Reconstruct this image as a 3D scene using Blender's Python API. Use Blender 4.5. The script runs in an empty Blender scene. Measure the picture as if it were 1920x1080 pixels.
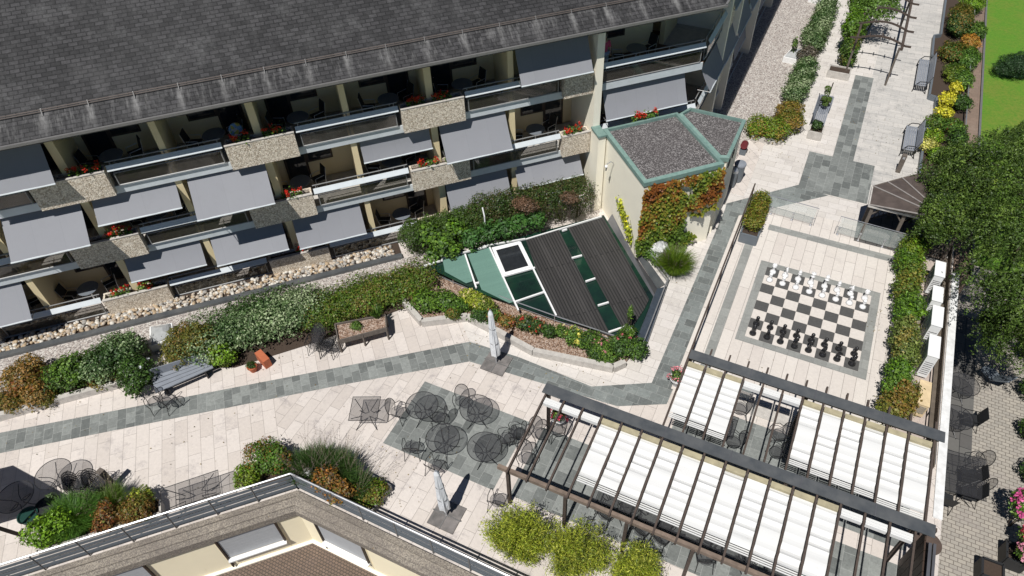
import bpy, math, random
import numpy as np
from math import sin, cos, pi, radians
C = bpy.context.scene
COL = C.collection
# ---------------------------------------------------------------- camera
FPX = 1331.84
CAMP = np.array([0.0436, -22.7471, 20.7236]); CAMR = (0.759089, 0.0308557, 0.4456580)
cam = bpy.data.cameras.new("camera"); cam.sensor_width = 36; cam.lens = FPX/1920*36
cam.clip_start = .1; cam.clip_end = 600
co = bpy.data.objects.new("camera", cam); COL.objects.link(co)
co.location = CAMP; co.rotation_euler = CAMR; C.camera = co
C.render.resolution_x = 1024; C.render.resolution_y = 576
# ---------------------------------------------------------------- sky and sun
SUN_EL = radians(60.5); SUN_AZ = radians(269)      # direction towards the sun, from +x
w = bpy.data.worlds.new("World"); C.world = w; w.use_nodes = True
nt = w.node_tree; bg = nt.nodes['Background']; sk = nt.nodes.new('ShaderNodeTexSky')
sk.sky_type = 'NISHITA'; sk.sun_disc = False; sk.sun_elevation = SUN_EL; sk.sun_rotation = radians(90)-SUN_AZ
nt.links.new(sk.outputs[0], bg.inputs[0]); sk.altitude = 1500; sk.air_density = .5; sk.dust_density = .1; sk.ozone_density = 2.5; bg.inputs[1].default_value = .065
sl = bpy.data.lights.new("sun", 'SUN'); sl.energy = 5.0; sl.angle = radians(.5); sl.color = (1, .975, .935)
so = bpy.data.objects.new("sun", sl); COL.objects.link(so)
so.rotation_euler = (0, pi/2-SUN_EL, SUN_AZ)
C.view_settings.view_transform = 'Standard'; C.view_settings.look = 'None'
C.view_settings.exposure = 0.0; C.view_settings.gamma = 1
# ---------------------------------------------------------------- rays of the surveyed camera
def _rot(rx, ry, rz):
    cx, sx, cy, sy, cz, sz = cos(rx), sin(rx), cos(ry), sin(ry), cos(rz), sin(rz)
    return np.array([[cz,-sz,0],[sz,cz,0],[0,0,1]]) @ np.array([[cy,0,sy],[0,1,0],[-sy,0,cy]]) @ np.array([[1,0,0],[0,cx,-sx],[0,sx,cx]])
RM = _rot(*CAMR)
def ray(x, y): return RM @ np.array([(x-960)/FPX, (540-y)/FPX, -1.])
def G(x, y, z=0.):
    d = ray(x, y); t = (z-CAMP[2])/d[2]; return CAMP + t*d
def G2(x, y, z=0.): q = G(x, y, z); return (float(q[0]), float(q[1]))
AZ = .772544
def at_plane(x, y, a, b):           # plane z = a + b*n of the lean-to glass roof
    d = ray(x, y); nn = np.array([sin(AZ), -cos(AZ)])
    t = (a + b*(CAMP[:2]@nn) - CAMP[2])/(d[2]-b*(d[:2]@nn)); return tuple(CAMP+t*d)
class Fr:
    "frame of a facade: s along it, n outwards, z up"
    def __init__(o, az, ox=0, oy=0): o.a = az; o.u = (cos(az), sin(az)); o.n = (sin(az), -cos(az)); o.o = (ox, oy)
    def P(o, s, n, z): return (o.o[0]+s*o.u[0]+n*o.n[0], o.o[1]+s*o.u[1]+n*o.n[1], z)
FA = Fr(AZ); FX = Fr(0.)
# ---------------------------------------------------------------- mesh builder
class MB:
    def __init__(o): o.v = []; o.f = []; o.m = []
    def add(o, vs, fs, mi=0):
        k = len(o.v); o.v += [tuple(map(float, p)) for p in vs]
        o.f += [tuple(i+k for i in f) for f in fs]; o.m += [mi]*len(fs); return o
    def quad(o, *p, mi=0): return o.add(p, [tuple(range(len(p)))], mi)
    def hexa(o, b, t, mi=0):
        n = len(b); fs = [tuple(range(n))[::-1], tuple(range(n, 2*n))]
        fs += [(i, (i+1) % n, n+(i+1) % n, n+i) for i in range(n)]
        return o.add(list(b)+list(t), fs, mi)
    def prism(o, poly, z0, z1, mi=0):
        a = sum(poly[i][0]*poly[(i+1) % len(poly)][1]-poly[(i+1) % len(poly)][0]*poly[i][1] for i in range(len(poly)))
        if a < 0: poly = poly[::-1]
        return o.hexa([(p[0], p[1], z0) for p in poly], [(p[0], p[1], z1) for p in poly], mi)
    def box(o, c, s, rz=0, mi=0):
        u = (cos(rz), sin(rz)); hx, hy, hz = s[0]/2, s[1]/2, s[2]/2
        q = [(c[0]+a*hx*u[0]-b*hy*u[1], c[1]+a*hx*u[1]+b*hy*u[0]) for a, b in ((-1,-1),(1,-1),(1,1),(-1,1))]
        return o.prism(q, c[2]-hz, c[2]+hz, mi)
    def fb(o, fr, s0, s1, n0, n1, z0, z1, mi=0):
        q = [fr.P(s, n, 0)[:2] for s, n in ((s0,n0),(s1,n0),(s1,n1),(s0,n1))]
        return o.prism(q, z0, z1, mi)
    def beam(o, a, b, w_, h, mi=0):
        a = np.array(a, float); b = np.array(b, float); d = b-a; L = np.linalg.norm(d); d /= L
        up = np.array([0, 0, 1.]) if abs(d[2]) < .95 else np.array([1., 0, 0])
        x = np.cross(d, up); x /= np.linalg.norm(x); y = np.cross(x, d)
        q = [x*i*w_/2+y*j*h/2 for i, j in ((-1,-1),(1,-1),(1,1),(-1,1))]
        return o.hexa([a+t for t in q], [b+t for t in q], mi)
    def tube(o, pts, r, n=6, mi=0, closed=False):
        P = [np.array(p, float) for p in pts]; m = len(P); k = len(o.v); ref = None
        rr = r if hasattr(r, '__len__') else [r]*m
        for i in range(m):
            if closed: t = P[(i+1) % m]-P[i-1]
            else: t = P[min(i+1, m-1)]-P[max(i-1, 0)]
            t = t/max(np.linalg.norm(t), 1e-9)
            if ref is None: ref = np.array([0, 0, 1.]) if abs(t[2]) < .9 else np.array([1., 0, 0])
            x = np.cross(t, ref); x /= max(np.linalg.norm(x), 1e-9); y = np.cross(x, t); ref = y
            for j in range(n):
                a = 2*pi*j/n; o.v.append(tuple(P[i]+rr[i]*(x*cos(a)+y*sin(a))))
        for i in range(m if closed else m-1):
            for j in range(n):
                a, b = k+i*n+j, k+i*n+(j+1) % n; c, d = k+((i+1) % m)*n+(j+1) % n, k+((i+1) % m)*n+j
                o.f.append((a, b, c, d)); o.m.append(mi)
        if not closed:
            o.f.append(tuple(k+j for j in range(n))[::-1]); o.m.append(mi)
            o.f.append(tuple(k+(m-1)*n+j for j in range(n))); o.m.append(mi)
        return o
    def lathe(o, prof, c=(0,0,0), n=20, mi=0, sx=1, sy=1):
        k = len(o.v); m = len(prof)
        for r, z in prof:
            for j in range(n): o.v.append((c[0]+r*sx*cos(2*pi*j/n), c[1]+r*sy*sin(2*pi*j/n), c[2]+z))
        for i in range(m-1):
            for j in range(n):
                o.f.append((k+i*n+j, k+i*n+(j+1) % n, k+(i+1)*n+(j+1) % n, k+(i+1)*n+j)); o.m.append(mi)
        o.f.append(tuple(k+j for j in range(n))[::-1]); o.m.append(mi)
        o.f.append(tuple(k+(m-1)*n+j for j in range(n))); o.m.append(mi)
        return o
    def ball(o, c, r, n=12, mi=0, rz=None, jit=0, rng=None):
        rz = rz or r; pr = [(max(r*sin(pi*i/(n//2)), .001), -rz*cos(pi*i/(n//2))) for i in range(n//2+1)]
        k = len(o.v); o.lathe(pr, c, n, mi)
        if jit:
            for i in range(k, len(o.v)):
                p = o.v[i]; o.v[i] = tuple(p[j]+rng.uniform(-jit, jit) for j in range(3))
        return o
    def build(o, name, mat, parent=None, smooth=False):
        me = bpy.data.meshes.new(name)
        off = (0, 0, 0)
        if parent is not None:
            off = parent.get('_w', (0, 0, 0)) if True else off
        vs = [(p[0]-off[0], p[1]-off[1], p[2]-off[2]) for p in o.v] if any(off) else o.v
        me.from_pydata(vs, [], o.f); mats = mat if isinstance(mat, (list, tuple)) else [mat]
        for q in mats: me.materials.append(q)
        if len(mats) > 1: me.polygons.foreach_set('material_index', o.m)
        if smooth: me.polygons.foreach_set('use_smooth', [True]*len(o.f))
        me.update(); ob = bpy.data.objects.new(name, me); COL.objects.link(ob)
        if parent is not None: ob.parent = parent; ob['_w'] = off
        return ob
TMP = []
def tag(o, label=None, cat=None, group=None, kind=None):
    if label: o['label'] = label
    if cat: o['category'] = cat
    if group: o['group'] = group
    if kind: o['kind'] = kind
    return o
def thing(name, loc, label, cat, group=None, rz=0, world=True):
    "an Empty at the base; parts built in world coordinates (world=True) or local ones"
    o = bpy.data.objects.new(name, None); COL.objects.link(o); o.location = loc; o.rotation_euler = (0, 0, rz)
    o.empty_display_size = .2
    if world: o['_w'] = tuple(map(float, loc))
    return tag(o, label, cat, group)
def solo(mb, name, mat, label, cat, group=None, smooth=False): return tag(mb.build(name, mat, None, smooth), label, cat, group)
def struct(mb, name, mat, kind='structure'): return tag(mb.build(name, mat), kind=kind)
def dup(root, loc, rz=None, label=None, group=None, sc=None):
    r = root.copy(); COL.objects.link(r); r.location = loc
    if rz is not None: r.rotation_euler = (0, 0, rz)
    if sc: r.scale = (sc,)*3
    if label: r['label'] = label
    if group: r['group'] = group
    for ch in list(root.children):
        c = ch.copy(); COL.objects.link(c); c.parent = r
        for g_ in list(ch.children):
            d = g_.copy(); COL.objects.link(d); d.parent = c
    return r
# ---------------------------------------------------------------- materials
def nmat(name):
    m = bpy.data.materials.new(name); m.use_nodes = True; n = m.node_tree
    return m, n, n.nodes['Principled BSDF'], n.nodes, n.links
def pin(n, out, a): n.links.new(out, a)
def mixc(n, fac, a, b, typ='MIX'):
    x = n.nodes.new('ShaderNodeMix'); x.data_type = 'RGBA'; x.blend_type = typ
    for s, v in ((0, fac), (6, a), (7, b)):
        if isinstance(v, bpy.types.NodeSocket): n.links.new(v, x.inputs[s])
        elif s == 0: x.inputs[0].default_value = v
        else: x.inputs[s].default_value = (*v, 1) if len(v) == 3 else v
    return x.outputs[2]
def noise(n, scale, vec=None, detail=4, rough=.6):
    x = n.nodes.new('ShaderNodeTexNoise'); x.inputs['Scale'].default_value = scale
    x.inputs['Detail'].default_value = detail; x.inputs['Roughness'].default_value = rough
    if vec: n.links.new(vec, x.inputs['Vector'])
    return x.outputs['Fac']
def ramp(n, f, a, b, lo=0., hi=1.):
    x = n.nodes.new('ShaderNodeMapRange'); n.links.new(f, x.inputs[0]); x.inputs[1].default_value = a; x.inputs[2].default_value = b
    x.inputs[3].default_value = lo; x.inputs[4].default_value = hi; return x.outputs[0]
def pos(n): return n.nodes.new('ShaderNodeNewGeometry').outputs['Position']
def objc(n): return n.nodes.new('ShaderNodeTexCoord').outputs['Object']
def bump(n, b, h, strength=.3, dist=.02):
    x = n.nodes.new('ShaderNodeBump'); x.inputs['Strength'].default_value = strength; x.inputs['Distance'].default_value = dist
    n.links.new(h, x.inputs['Height']); n.links.new(x.outputs[0], b.inputs['Normal'])
def plain(name, c, rough=.6, metal=0., var=.25, scale=6., vec='obj', c2=None, bmp=0):
    m, n, b, N, L = nmat(name); v = objc(n) if vec == 'obj' else pos(n)
    f = ramp(n, noise(n, scale, v), .3, .7)
    c2 = c2 or tuple(x*(1-var) for x in c)
    L.new(mixc(n, f, c, c2), b.inputs['Base Color']); b.inputs['Roughness'].default_value = rough; b.inputs['Metallic'].default_value = metal
    if bmp: bump(n, b, noise(n, scale*8, v), bmp)
    return m
def axes_vec(n, e1, e2, P0=(0, 0, 0)):
    p = pos(n); outs = []
    for e in (e1, e2):
        d = n.nodes.new('ShaderNodeVectorMath'); d.operation = 'DOT_PRODUCT'; n.links.new(p, d.inputs[0]); d.inputs[1].default_value = e
        a = n.nodes.new('ShaderNodeMath'); a.operation = 'ADD'; n.links.new(d.outputs['Value'], a.inputs[0])
        a.inputs[1].default_value = 200 - sum(P0[i]*e[i] for i in range(3)); outs.append(a.outputs[0])
    c = n.nodes.new('ShaderNodeCombineXYZ'); n.links.new(outs[0], c.inputs[0]); n.links.new(outs[1], c.inputs[1]); return c.outputs[0]
def bricks(name, e1, e2, bw, rh, c1, c2, mortar, ms=.006, off=.5, bias=0., rough=.7, stain=None, stain_amt=.4, streak=None, bmp=.4, off_f=2, sq=1., sqf=2, P0=(0,0,0), fine=.15):
    m, n, b, N, L = nmat(name); v = axes_vec(n, e1, e2, P0)
    x = N.new('ShaderNodeTexBrick'); L.new(v, x.inputs['Vector']); x.offset = off; x.offset_frequency = off_f; x.squash = sq; x.squash_frequency = sqf
    x.inputs['Scale'].default_value = 1; x.inputs['Brick Width'].default_value = bw; x.inputs['Row Height'].default_value = rh
    x.inputs['Mortar Size'].default_value = ms; x.inputs['Mortar Smooth'].default_value = .1; x.inputs['Bias'].default_value = bias
    x.inputs['Color1'].default_value = (*c1, 1); x.inputs['Color2'].default_value = (*c2, 1); x.inputs['Mortar'].default_value = (*mortar, 1)
    col = x.outputs['Color']; p = pos(n)
    col = mixc(n, ramp(n, noise(n, 9, p, 8, .8), .35, .75, 0, fine*2.4), col, (.5, .5, .5), 'MULTIPLY')
    if stain:
        f = ramp(n, noise(n, .9, p, 10, .82), .53, .66, 0, stain_amt*1.25); col = mixc(n, f, col, stain)
        f = ramp(n, noise(n, 6, p, 8, .85), .58, .70, 0, stain_amt*1.3); col = mixc(n, f, col, stain)
        f = ramp(n, noise(n, .22, p, 4, .6), .4, .65, 0, .25*stain_amt); col = mixc(n, f, col, stain)
    if streak:
        mp = N.new('ShaderNodeMapping'); mp.inputs['Scale'].default_value = streak[1]; L.new(v, mp.inputs[0])
        f = ramp(n, noise(n, 1, mp.outputs[0], 6, .7), .5, .72, 0, streak[2]); col = mixc(n, f, col, streak[0])
    L.new(col, b.inputs['Base Color']); b.inputs['Roughness'].default_value = rough
    inv = N.new('ShaderNodeMath'); inv.operation = 'SUBTRACT'; inv.inputs[0].default_value = 1; L.new(x.outputs['Fac'], inv.inputs[1])
    h = N.new('ShaderNodeMath'); h.operation = 'ADD'; L.new(inv.outputs[0], h.inputs[0]); L.new(ramp(n, noise(n, 30, p), 0, 1, 0, .3), h.inputs[1])
    bump(n, b, h.outputs[0], bmp, .01); return m
def grain(name, cols, scale, rough=.9, vec='pos', bmp=.8, big=None):
    "gravel or exposed aggregate: one random tone per pebble cell"
    m, n, b, N, L = nmat(name); v = pos(n) if vec == 'pos' else objc(n)
    x = N.new('ShaderNodeTexVoronoi'); x.inputs['Scale'].default_value = scale; L.new(v, x.inputs['Vector'])
    sp = N.new('ShaderNodeSeparateColor'); L.new(x.outputs['Color'], sp.inputs[0])
    cr = N.new('ShaderNodeValToRGB'); cr.color_ramp.interpolation = 'CONSTANT'; e = cr.color_ramp.elements
    while len(e) < len(cols): e.new(.5)
    for i, c in enumerate(cols): e[i].position = i/len(cols); e[i].color = (*c, 1)
    L.new(sp.outputs[0], cr.inputs[0]); col = cr.outputs[0]
    if big: col = mixc(n, ramp(n, noise(n, .7, v, 5), .42, .7, 0, big[1]), col, big[0])
    L.new(col, b.inputs['Base Color']); b.inputs['Roughness'].default_value = rough
    bump(n, b, ramp(n, x.outputs['Distance'], 0, .6, 1, 0), bmp, .015); return m
def seethru(name, c, alpha, rough=.3, gloss=False, spec=.5):
    m, n, b, N, L = nmat(name); b.inputs['Base Color'].default_value = (*c, 1); b.inputs['Roughness'].default_value = rough
    b.inputs['Alpha'].default_value = alpha; b.inputs['Specular IOR Level'].default_value = spec
    if gloss: b.inputs['Coat Weight'].default_value = 1; b.inputs['Coat Roughness'].default_value = .02
    return m
def leafmat(name='leaves'):
    m, n, b, N, L = nmat(name); a = N.new('ShaderNodeAttribute'); a.attribute_name = 'tone'
    L.new(a.outputs['Color'], b.inputs['Base Color']); b.inputs['Roughness'].default_value = .5
    b.inputs['Specular IOR Level'].default_value = .35
    tr = N.new('ShaderNodeBsdfTranslucent'); L.new(mixc(n, .5, a.outputs['Color'], (.25, .4, .02)), tr.inputs['Color'])
    ms = N.new('ShaderNodeMixShader'); ms.inputs[0].default_value = .22
    L.new(b.outputs[0], ms.inputs[1]); L.new(tr.outputs[0], ms.inputs[2]); L.new(ms.outputs[0], N['Material Output'].inputs[0]); return m
LEAF = leafmat()
uA = (cos(AZ), sin(AZ), 0); nA = (sin(AZ), -cos(AZ), 0); X_ = (1, 0, 0); Y_ = (0, 1, 0)
TR1, TR2, TRM = (.68, .62, .57), (.585, .525, .475), (.33, .295, .265)
ST = (.30, .27, .265)
M = {}
M['trav_y'] = bricks('travertine_long', nA, uA, .95, .42, TR1, TR2, TRM, .006, .37, stain=ST, stain_amt=.5)
M['trav_m'] = bricks('travertine_mid', Y_, X_, 1.0, .40, TR1, TR2, TRM, .007, .43, stain=ST, stain_amt=.7)
M['trav_x'] = bricks('travertine_cross', X_, Y_, .78, .40, (.67, .63, .59), (.60, .56, .515), TRM, .005, .5, stain=ST, stain_amt=.3)
M['trav_g'] = bricks('travertine_weathered', X_, Y_, .78, .40, (.52, .50, .47), (.60, .57, .53), (.3, .28, .26), .005, .5, stain=(.22, .22, .215), stain_amt=.6, streak=((.24, .24, .238), (.35, 3.2, 1), .6))
M['trav_c'] = bricks('travertine_chess', Y_, X_, 2.4, .40, (.68, .63, .575), (.615, .56, .51), TRM, .008, .3, stain=ST, stain_amt=.22)
SL1, SL2, SLM = (.12, .13, .125), (.275, .29, .275), (.32, .33, .315)
M['slate_u'] = bricks('slate_band', nA, uA, .46, .30, SL1, SL2, SLM, .008, .4, stain=(.36, .38, .36), stain_amt=.3, fine=.35)
M['slate_x'] = bricks('slate_floor', X_, Y_, .46, .345, SL1, (.235, .258, .248), SLM, .007, .35, stain=(.36, .38, .36), stain_amt=.3, fine=.35)
M['slate_y'] = bricks('slate_long', Y_, X_, .52, .36, SL1, SL2, SLM, .008, .45, stain=(.36, .38, .36), stain_amt=.3, fine=.35)
M['slate_f'] = bricks('slate_frame', X_, Y_, .45, .45, (.25, .255, .24), (.32, .325, .305), (.2, .2, .19), .004, .5, fine=.25)
M['chess_d'] = plain('chess_dark_stone', (.085, .083, .08), .7, var=.25, scale=12, vec='pos')
M['chess_l'] = plain('chess_light_stone', (.64, .59, .54), .7, var=.12, scale=9, vec='pos')
M['yard'] = bricks('courtyard_pavers', X_, Y_, .25, .15, (.40, .365, .31), (.33, .305, .265), (.15, .13, .11), .012, .5, stain=(.30, .26, .24), stain_amt=.3)
M['yard_d'] = bricks('courtyard_shade_flags', Y_, X_, .62, .45, (.10, .095, .09), (.14, .135, .125), (.03, .03, .03), .012, .5)  # dark tone carries the courtyard shade; the gazebo floor reuses it
M['gravel'] = grain('gravel', [(.30, .27, .25), (.46, .42, .38), (.20, .17, .155), (.38, .33, .30), (.55, .52, .48)], 22)
M['gravel_d'] = grain('roof_gravel', [(.15, .14, .138), (.055, .05, .05), (.09, .083, .082), (.28, .265, .26), (.07, .064, .064)], 26, big=((.09, .08, .08), .5))
M['mulch'] = grain('bark_mulch', [(.20, .12, .08), (.32, .22, .16), (.13, .08, .055), (.42, .33, .27)], 26)
M['soil'] = plain('soil', (.06, .04, .028), .95, scale=20, vec='pos')
M['agg'] = grain('washed_aggregate', [(.68, .60, .49), (.56, .48, .385), (.38, .31, .23), (.75, .68, .57), (.47, .41, .33)], 26)
M['agg_p'] = grain('parapet_concrete', [(.27, .235, .19), (.21, .18, .15), (.34, .30, .245), (.16, .14, .12)], 40, big=((.14, .12, .105), .6))
def lawnmat():
    m, n, b, N, L = nmat('lawn'); p = pos(n)
    c = mixc(n, ramp(n, noise(n, .35, p, 6, .7), .42, .6), (.12, .25, .015), (.20, .22, .03))
    c = mixc(n, ramp(n, noise(n, 6, p, 6, .8), .3, .7), c, (.06, .18, .008)); L.new(c, b.inputs['Base Color']); b.inputs['Roughness'].default_value = .9
    bump(n, b, noise(n, 40, p), .8, .03); return m
M['lawn'] = lawnmat()
M['cream'] = plain('cream_render', (.93, .83, .60), .85, var=.05, scale=1.2, vec='pos')
M['cream2'] = plain('pale_cream_render', (.90, .85, .71), .85, var=.05, scale=1.5, vec='pos')
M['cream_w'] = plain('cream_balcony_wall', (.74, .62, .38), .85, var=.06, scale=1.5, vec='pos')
M['slab'] = plain('painted_slab', (.60, .64, .66), .6, var=.12, scale=3, vec='pos')
M['awn'] = plain('grey_awning_cloth', (.275, .28, .305), .8, var=.06, scale=3, vec='pos')
M['alu'] = plain('aluminium', (.55, .56, .58), .35, .7, var=.1)
M['rail'] = plain('grey_rail', (.22, .215, .21), .45, .3, var=.15)
M['white'] = plain('white_paint', (.80, .80, .79), .45, var=.04)
M['copper'] = plain('verdigris_copper', (.13, .22, .195), .55, var=.3, scale=5, vec='pos', c2=(.21, .31, .275))
M['dark'] = plain('dark_interior', (.02, .018, .018), .6, var=.2)
M['wood_d'] = plain('dark_brown_wood', (.05, .03, .02), .6, var=.3)
M['beam'] = plain('weathered_beam', (.085, .062, .05), .85, var=.35, scale=9, vec='pos', bmp=.5)
M['log'] = plain('pale_log', (.24, .18, .14), .85, var=.45, scale=4, vec='pos', bmp=.5)
M['wood_g'] = plain('grey_timber', (.15, .125, .105), .85, var=.35, scale=8, bmp=.4)
M['zinc'] = plain('zinc_flashing', (.085, .095, .105), .38, .35, var=.35, scale=1.6, vec='pos', c2=(.17, .175, .175))
M['sheet'] = plain('sheet_metal', (.24, .24, .255), .3, .6, var=.2, scale=2, vec='pos')
M['steel'] = plain('black_wire_steel', (.022, .022, .024), .4, .3, var=.2)
M['mesh'] = seethru('fine_black_mesh', (.045, .045, .05), .27, .6)
M['glass'] = seethru('clear_glass', (.55, .62, .60), .22, .03, True)
M['pane'] = plain('window_glass', (.025, .028, .032), .04, var=.3)
M['pane_g'] = plain('green_house_glass', (.008, .016, .016), .03, var=.5, scale=.9, vec='pos', c2=(.012, .045, .026))
M['plast'] = plain('grey_plastic', (.13, .15, .17), .5, var=.08)
M['table'] = plain('blue_grey_tabletop', (.17, .19, .215), .4, var=.1)
M['bench'] = plain('blue_grey_bench_paint', (.24, .26, .295), .45, var=.12)
M['black'] = plain('black_fabric', (.018, .019, .021), .6, var=.2)
M['cloth'] = plain('off_white_cover', (.72, .735, .75), .8, var=.12, scale=9)
M['terra'] = plain('terracotta', (.46, .13, .055), .75, var=.15)
M['concr'] = plain('pale_concrete', (.52, .49, .45), .85, var=.25, scale=6, vec='pos', bmp=.3)
M['stone_w'] = plain('white_rock', (.70, .70, .69), .8, var=.3, scale=14, bmp=.8)
M['stone_r'] = plain('river_stone', (.52, .46, .38), .7, var=.35, scale=3, vec='pos', c2=(.34, .26, .19))
M['bark'] = plain('bark', (.075, .055, .04), .9, var=.4, scale=14)
M['blind_d'] = bricks('dark_roller_blind', nA, uA, 5, .12, (.034, .032, .031), (.05, .047, .045), (.012, .012, .012), .022, .5, bmp=.6, rough=.6, fine=.1, streak=((.085, .08, .08), (.25, 2.2, 1), .3))
M['blind_g'] = bricks('green_roller_blind', uA, nA, 5, .05, (.12, .225, .185), (.135, .25, .205), (.085, .165, .135), .006, .5, bmp=.3, rough=.7, fine=.06)
# ================================================================ SETTING
def sheet(name, poly, mat, z, kind='structure'):
    a = sum(poly[i][0]*poly[(i+1) % len(poly)][1]-poly[(i+1) % len(poly)][0]*poly[i][1] for i in range(len(poly)))
    if a < 0: poly = poly[::-1]
    return struct(MB().quad(*[(p[0], p[1], z) for p in poly]), name, mat, kind)
def R4(x0, x1, y0, y1): return [(x0, y0), (x1, y0), (x1, y1), (x0, y1)]
def px(*c): return [G2(x, y) for x, y in c]
def fp(s, n): return FA.P(s, n, 0)[:2]
sheet('lawn', R4(-300, 300, -300, 300), M['lawn'], -2.86)
TER = [(-11.42, -16.12), (6.99, -16.12), (6.99, 2.6), (6.75, 2.6), (6.75, 70), (-60, 70), (-60, -64.7)]
struct(MB().prism(TER, -2.9, -.012), 'terrace_ground', M['concr'])
sheet('terrace_paving', TER, M['trav_y'], 0)
b0 = np.array(G2(518, 787)); cA, sA = cos(AZ), sin(AZ)
L = lambda t: (b0[0]+t*sA, b0[1]-t*cA)
sheet('terrace_paving_middle', [L(-1.05), L((4.66-(b0[0]-b0[1]))/(sA+cA)), (-11.44, -16.11), (6.9, -16.1), (6.9, -8.2), (-2.48, -8.2)] + px((1109, 740), (880, 660)), M['trav_m'], .004)
c0 = np.array(G2(880, 641))
sheet('terrace_paving_bend', [tuple(c0), (c0[0]-2.2*sA, c0[1]+2.2*cA), (-3.0, -6), (-2.2, -8)] + px((1109, 725), (973, 670)), M['trav_x'], .004)
sheet('paving_court', [(-3.6, -8), (-2.3, -8), (-2.3, 2.9), (6.7, 2.9), (6.7, 70), (-1.9, 70), (-1.9, 4.1), (-4, 4.1), (-5.3, -1.3), (-3.4, -3)], M['trav_x'], .006)
sheet('paving_weathered', [(2.1, 8.6), (3.15, 8.6), (3.15, 5.4), (6.7, 5.4), (6.7, 70), (2.1, 70)], M['trav_g'], .008)
sheet('chess_court', R4(-1.79, 5.6, -7.6, 4.0), M['trav_c'], .009)
sheet('slate_band', px((-60, 823), (0, 811.7), (640, 688), (880, 641), (880, 678), (640, 722), (0, 850), (-60, 861)), M['slate_u'], .010)
sheet('slate_band_middle', px((880, 641), (973, 670), (1109, 725), (1222, 718), (1262, 730), (1250, 758), (1157, 762), (1010, 717), (880, 678)), M['slate_x'], .012)
sheet('slate_band_court', [(-2.48, -7.6), (-1.79, -7.6), (-1.79, 2.7), (-1.54, 2.9)] + px((1553, 367), (1500, 346), (1362, 382)) + [(-2.44, 2.9)], M['slate_x'], .014)
sheet('slate_square', R4(.19, 3.15, 5.69, 8.7), M['slate_y'], .018)
sheet('slate_stem', R4(1.26, 2.19, 8.7, 16.8), M['slate_y'], .016)
sheet('slate_floor', R4(-9.88, -5.75, -13.5, -10.72), M['slate_y'], .012)
sheet('slate_floor_pergola', R4(-5.2, 6.1, -13.42, -10.72), M['slate_y'], .012)
sheet('slate_floor_upper', R4(-1.3, 6.1, -10.2, -7.65), M['slate_y'], .012)
sheet('slate_strip_left', R4(-1.14, -.8, -7, 1.1), M['slate_f'], .013)
sheet('slate_strip_top', R4(-.46, 4.8, 2.28, 2.66), M['slate_f'], .013)
mb = MB()
for r in (R4(-.3, 0, -4.28, .3), R4(4, 4.3, -4.28, .3), R4(0, 4, 0, .3), R4(0, 4, -4.28, -4)): mb.quad(*[(p[0], p[1], .014) for p in r])
struct(mb, 'chessboard_frame', M['slate_f'])
mb = MB()
for i in range(8):
    for j in range(8):
        mb.quad(*[(p[0], p[1], .018) for p in R4(i*.5+.004, i*.5+.496, -j*.5-.496, -j*.5-.004)], mi=(i+j) % 2)
tag(mb.build('chessboard', [M['chess_d'], M['chess_l']]), kind='structure')
sheet('gravel_strip', [fp(-60, -5.73), fp(-12.9, -5.73), fp(-12.9, -4.2), fp(-60, -3.0)], M['gravel'], .012)
sheet('gravel_yard', [(-7, 4.1), (-3.0, 4.1), (-2.75, 8.3), (-2.6, 8.8), (-1.3, 8.9), (-1.3, 70), (-12, 70), (-12, 4.1)], M['gravel'], .016)
sheet('courtyard_paving', R4(6.5, 11.6, -40, 7), M['yard'], -2.845)
sheet('courtyard_shade_strip', R4(6.9, 8.76, -5.6, 3.5), M['yard_d'], -2.835)  # shade beside the wall, put into the colour of these flags
sheet('courtyard_edge_strip', R4(10.75, 11.3, -30, 7), M['concr'], -2.838)
sheet('courtyard_bed', R4(11.3, 30, -30, 7), M['soil'], -2.836)
# kerb beside the building
struct(MB().fb(FA, -60, -13.9, -5.96, -5.72, 0, .14), 'dark_kerb', M['zinc'])
struct(MB().fb(FA, -60, -13.9, -6.75, -5.96, -.005, .05), 'stone_bed', M['soil'])
rng = random.Random(5)
mb = MB()
s_ = -33.
for i in range(1500):
    s = rng.uniform(-33, -14.2); n = rng.uniform(-6.62, -6.02); r = rng.uniform(.045, .115)
    k = len(mb.v); p = FA.P(s, n, .06+rng.uniform(0, .07)); a = rng.uniform(0, pi)
    mb.lathe([(max(r*sin(pi*q/4), .002), -r*.62*cos(pi*q/4)) for q in range(5)], (0, 0, 0), 7, rng.randrange(4), 1, rng.uniform(.6, .95))
    for q in range(k, len(mb.v)):
        x, y, z = mb.v[q]; mb.v[q] = (p[0]+x*cos(a)-y*sin(a), p[1]+x*sin(a)+y*cos(a), p[2]+z)
o = mb.build('river_stones', [M['stone_r'], plain('stone_pale', (.66, .62, .55), .7, var=.2), plain('stone_tan', (.45, .34, .22), .7, var=.2), plain('stone_grey', (.36, .34, .31), .7, var=.2)], smooth=True)
tag(o, 'rounded river stones heaped between the building and the dark kerb', 'stones', kind='stuff')
# grey walk strip beyond the rail, brick-coloured coping
mb = MB().prism(R4(6.78, 7.38, 2.65, 70), -2.9, -.02)
solo(mb, 'retaining_wall', bricks('brown_coping', X_, Y_, .6, .3, (.24, .17, .13), (.20, .145, .11), (.14, .1, .08), .006, .5, stain=(.30, .23, .18), stain_amt=.5), 'long retaining wall with brown flat top running between the planted bed and the lawn', 'wall')
mb = MB().prism(R4(7.4, 7.5, 2.65, 70), -2.9, .03)
solo(mb, 'wall_edging', M['rail'], 'thin dark metal edging along the lawn side of the brown wall', 'edging')
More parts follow.
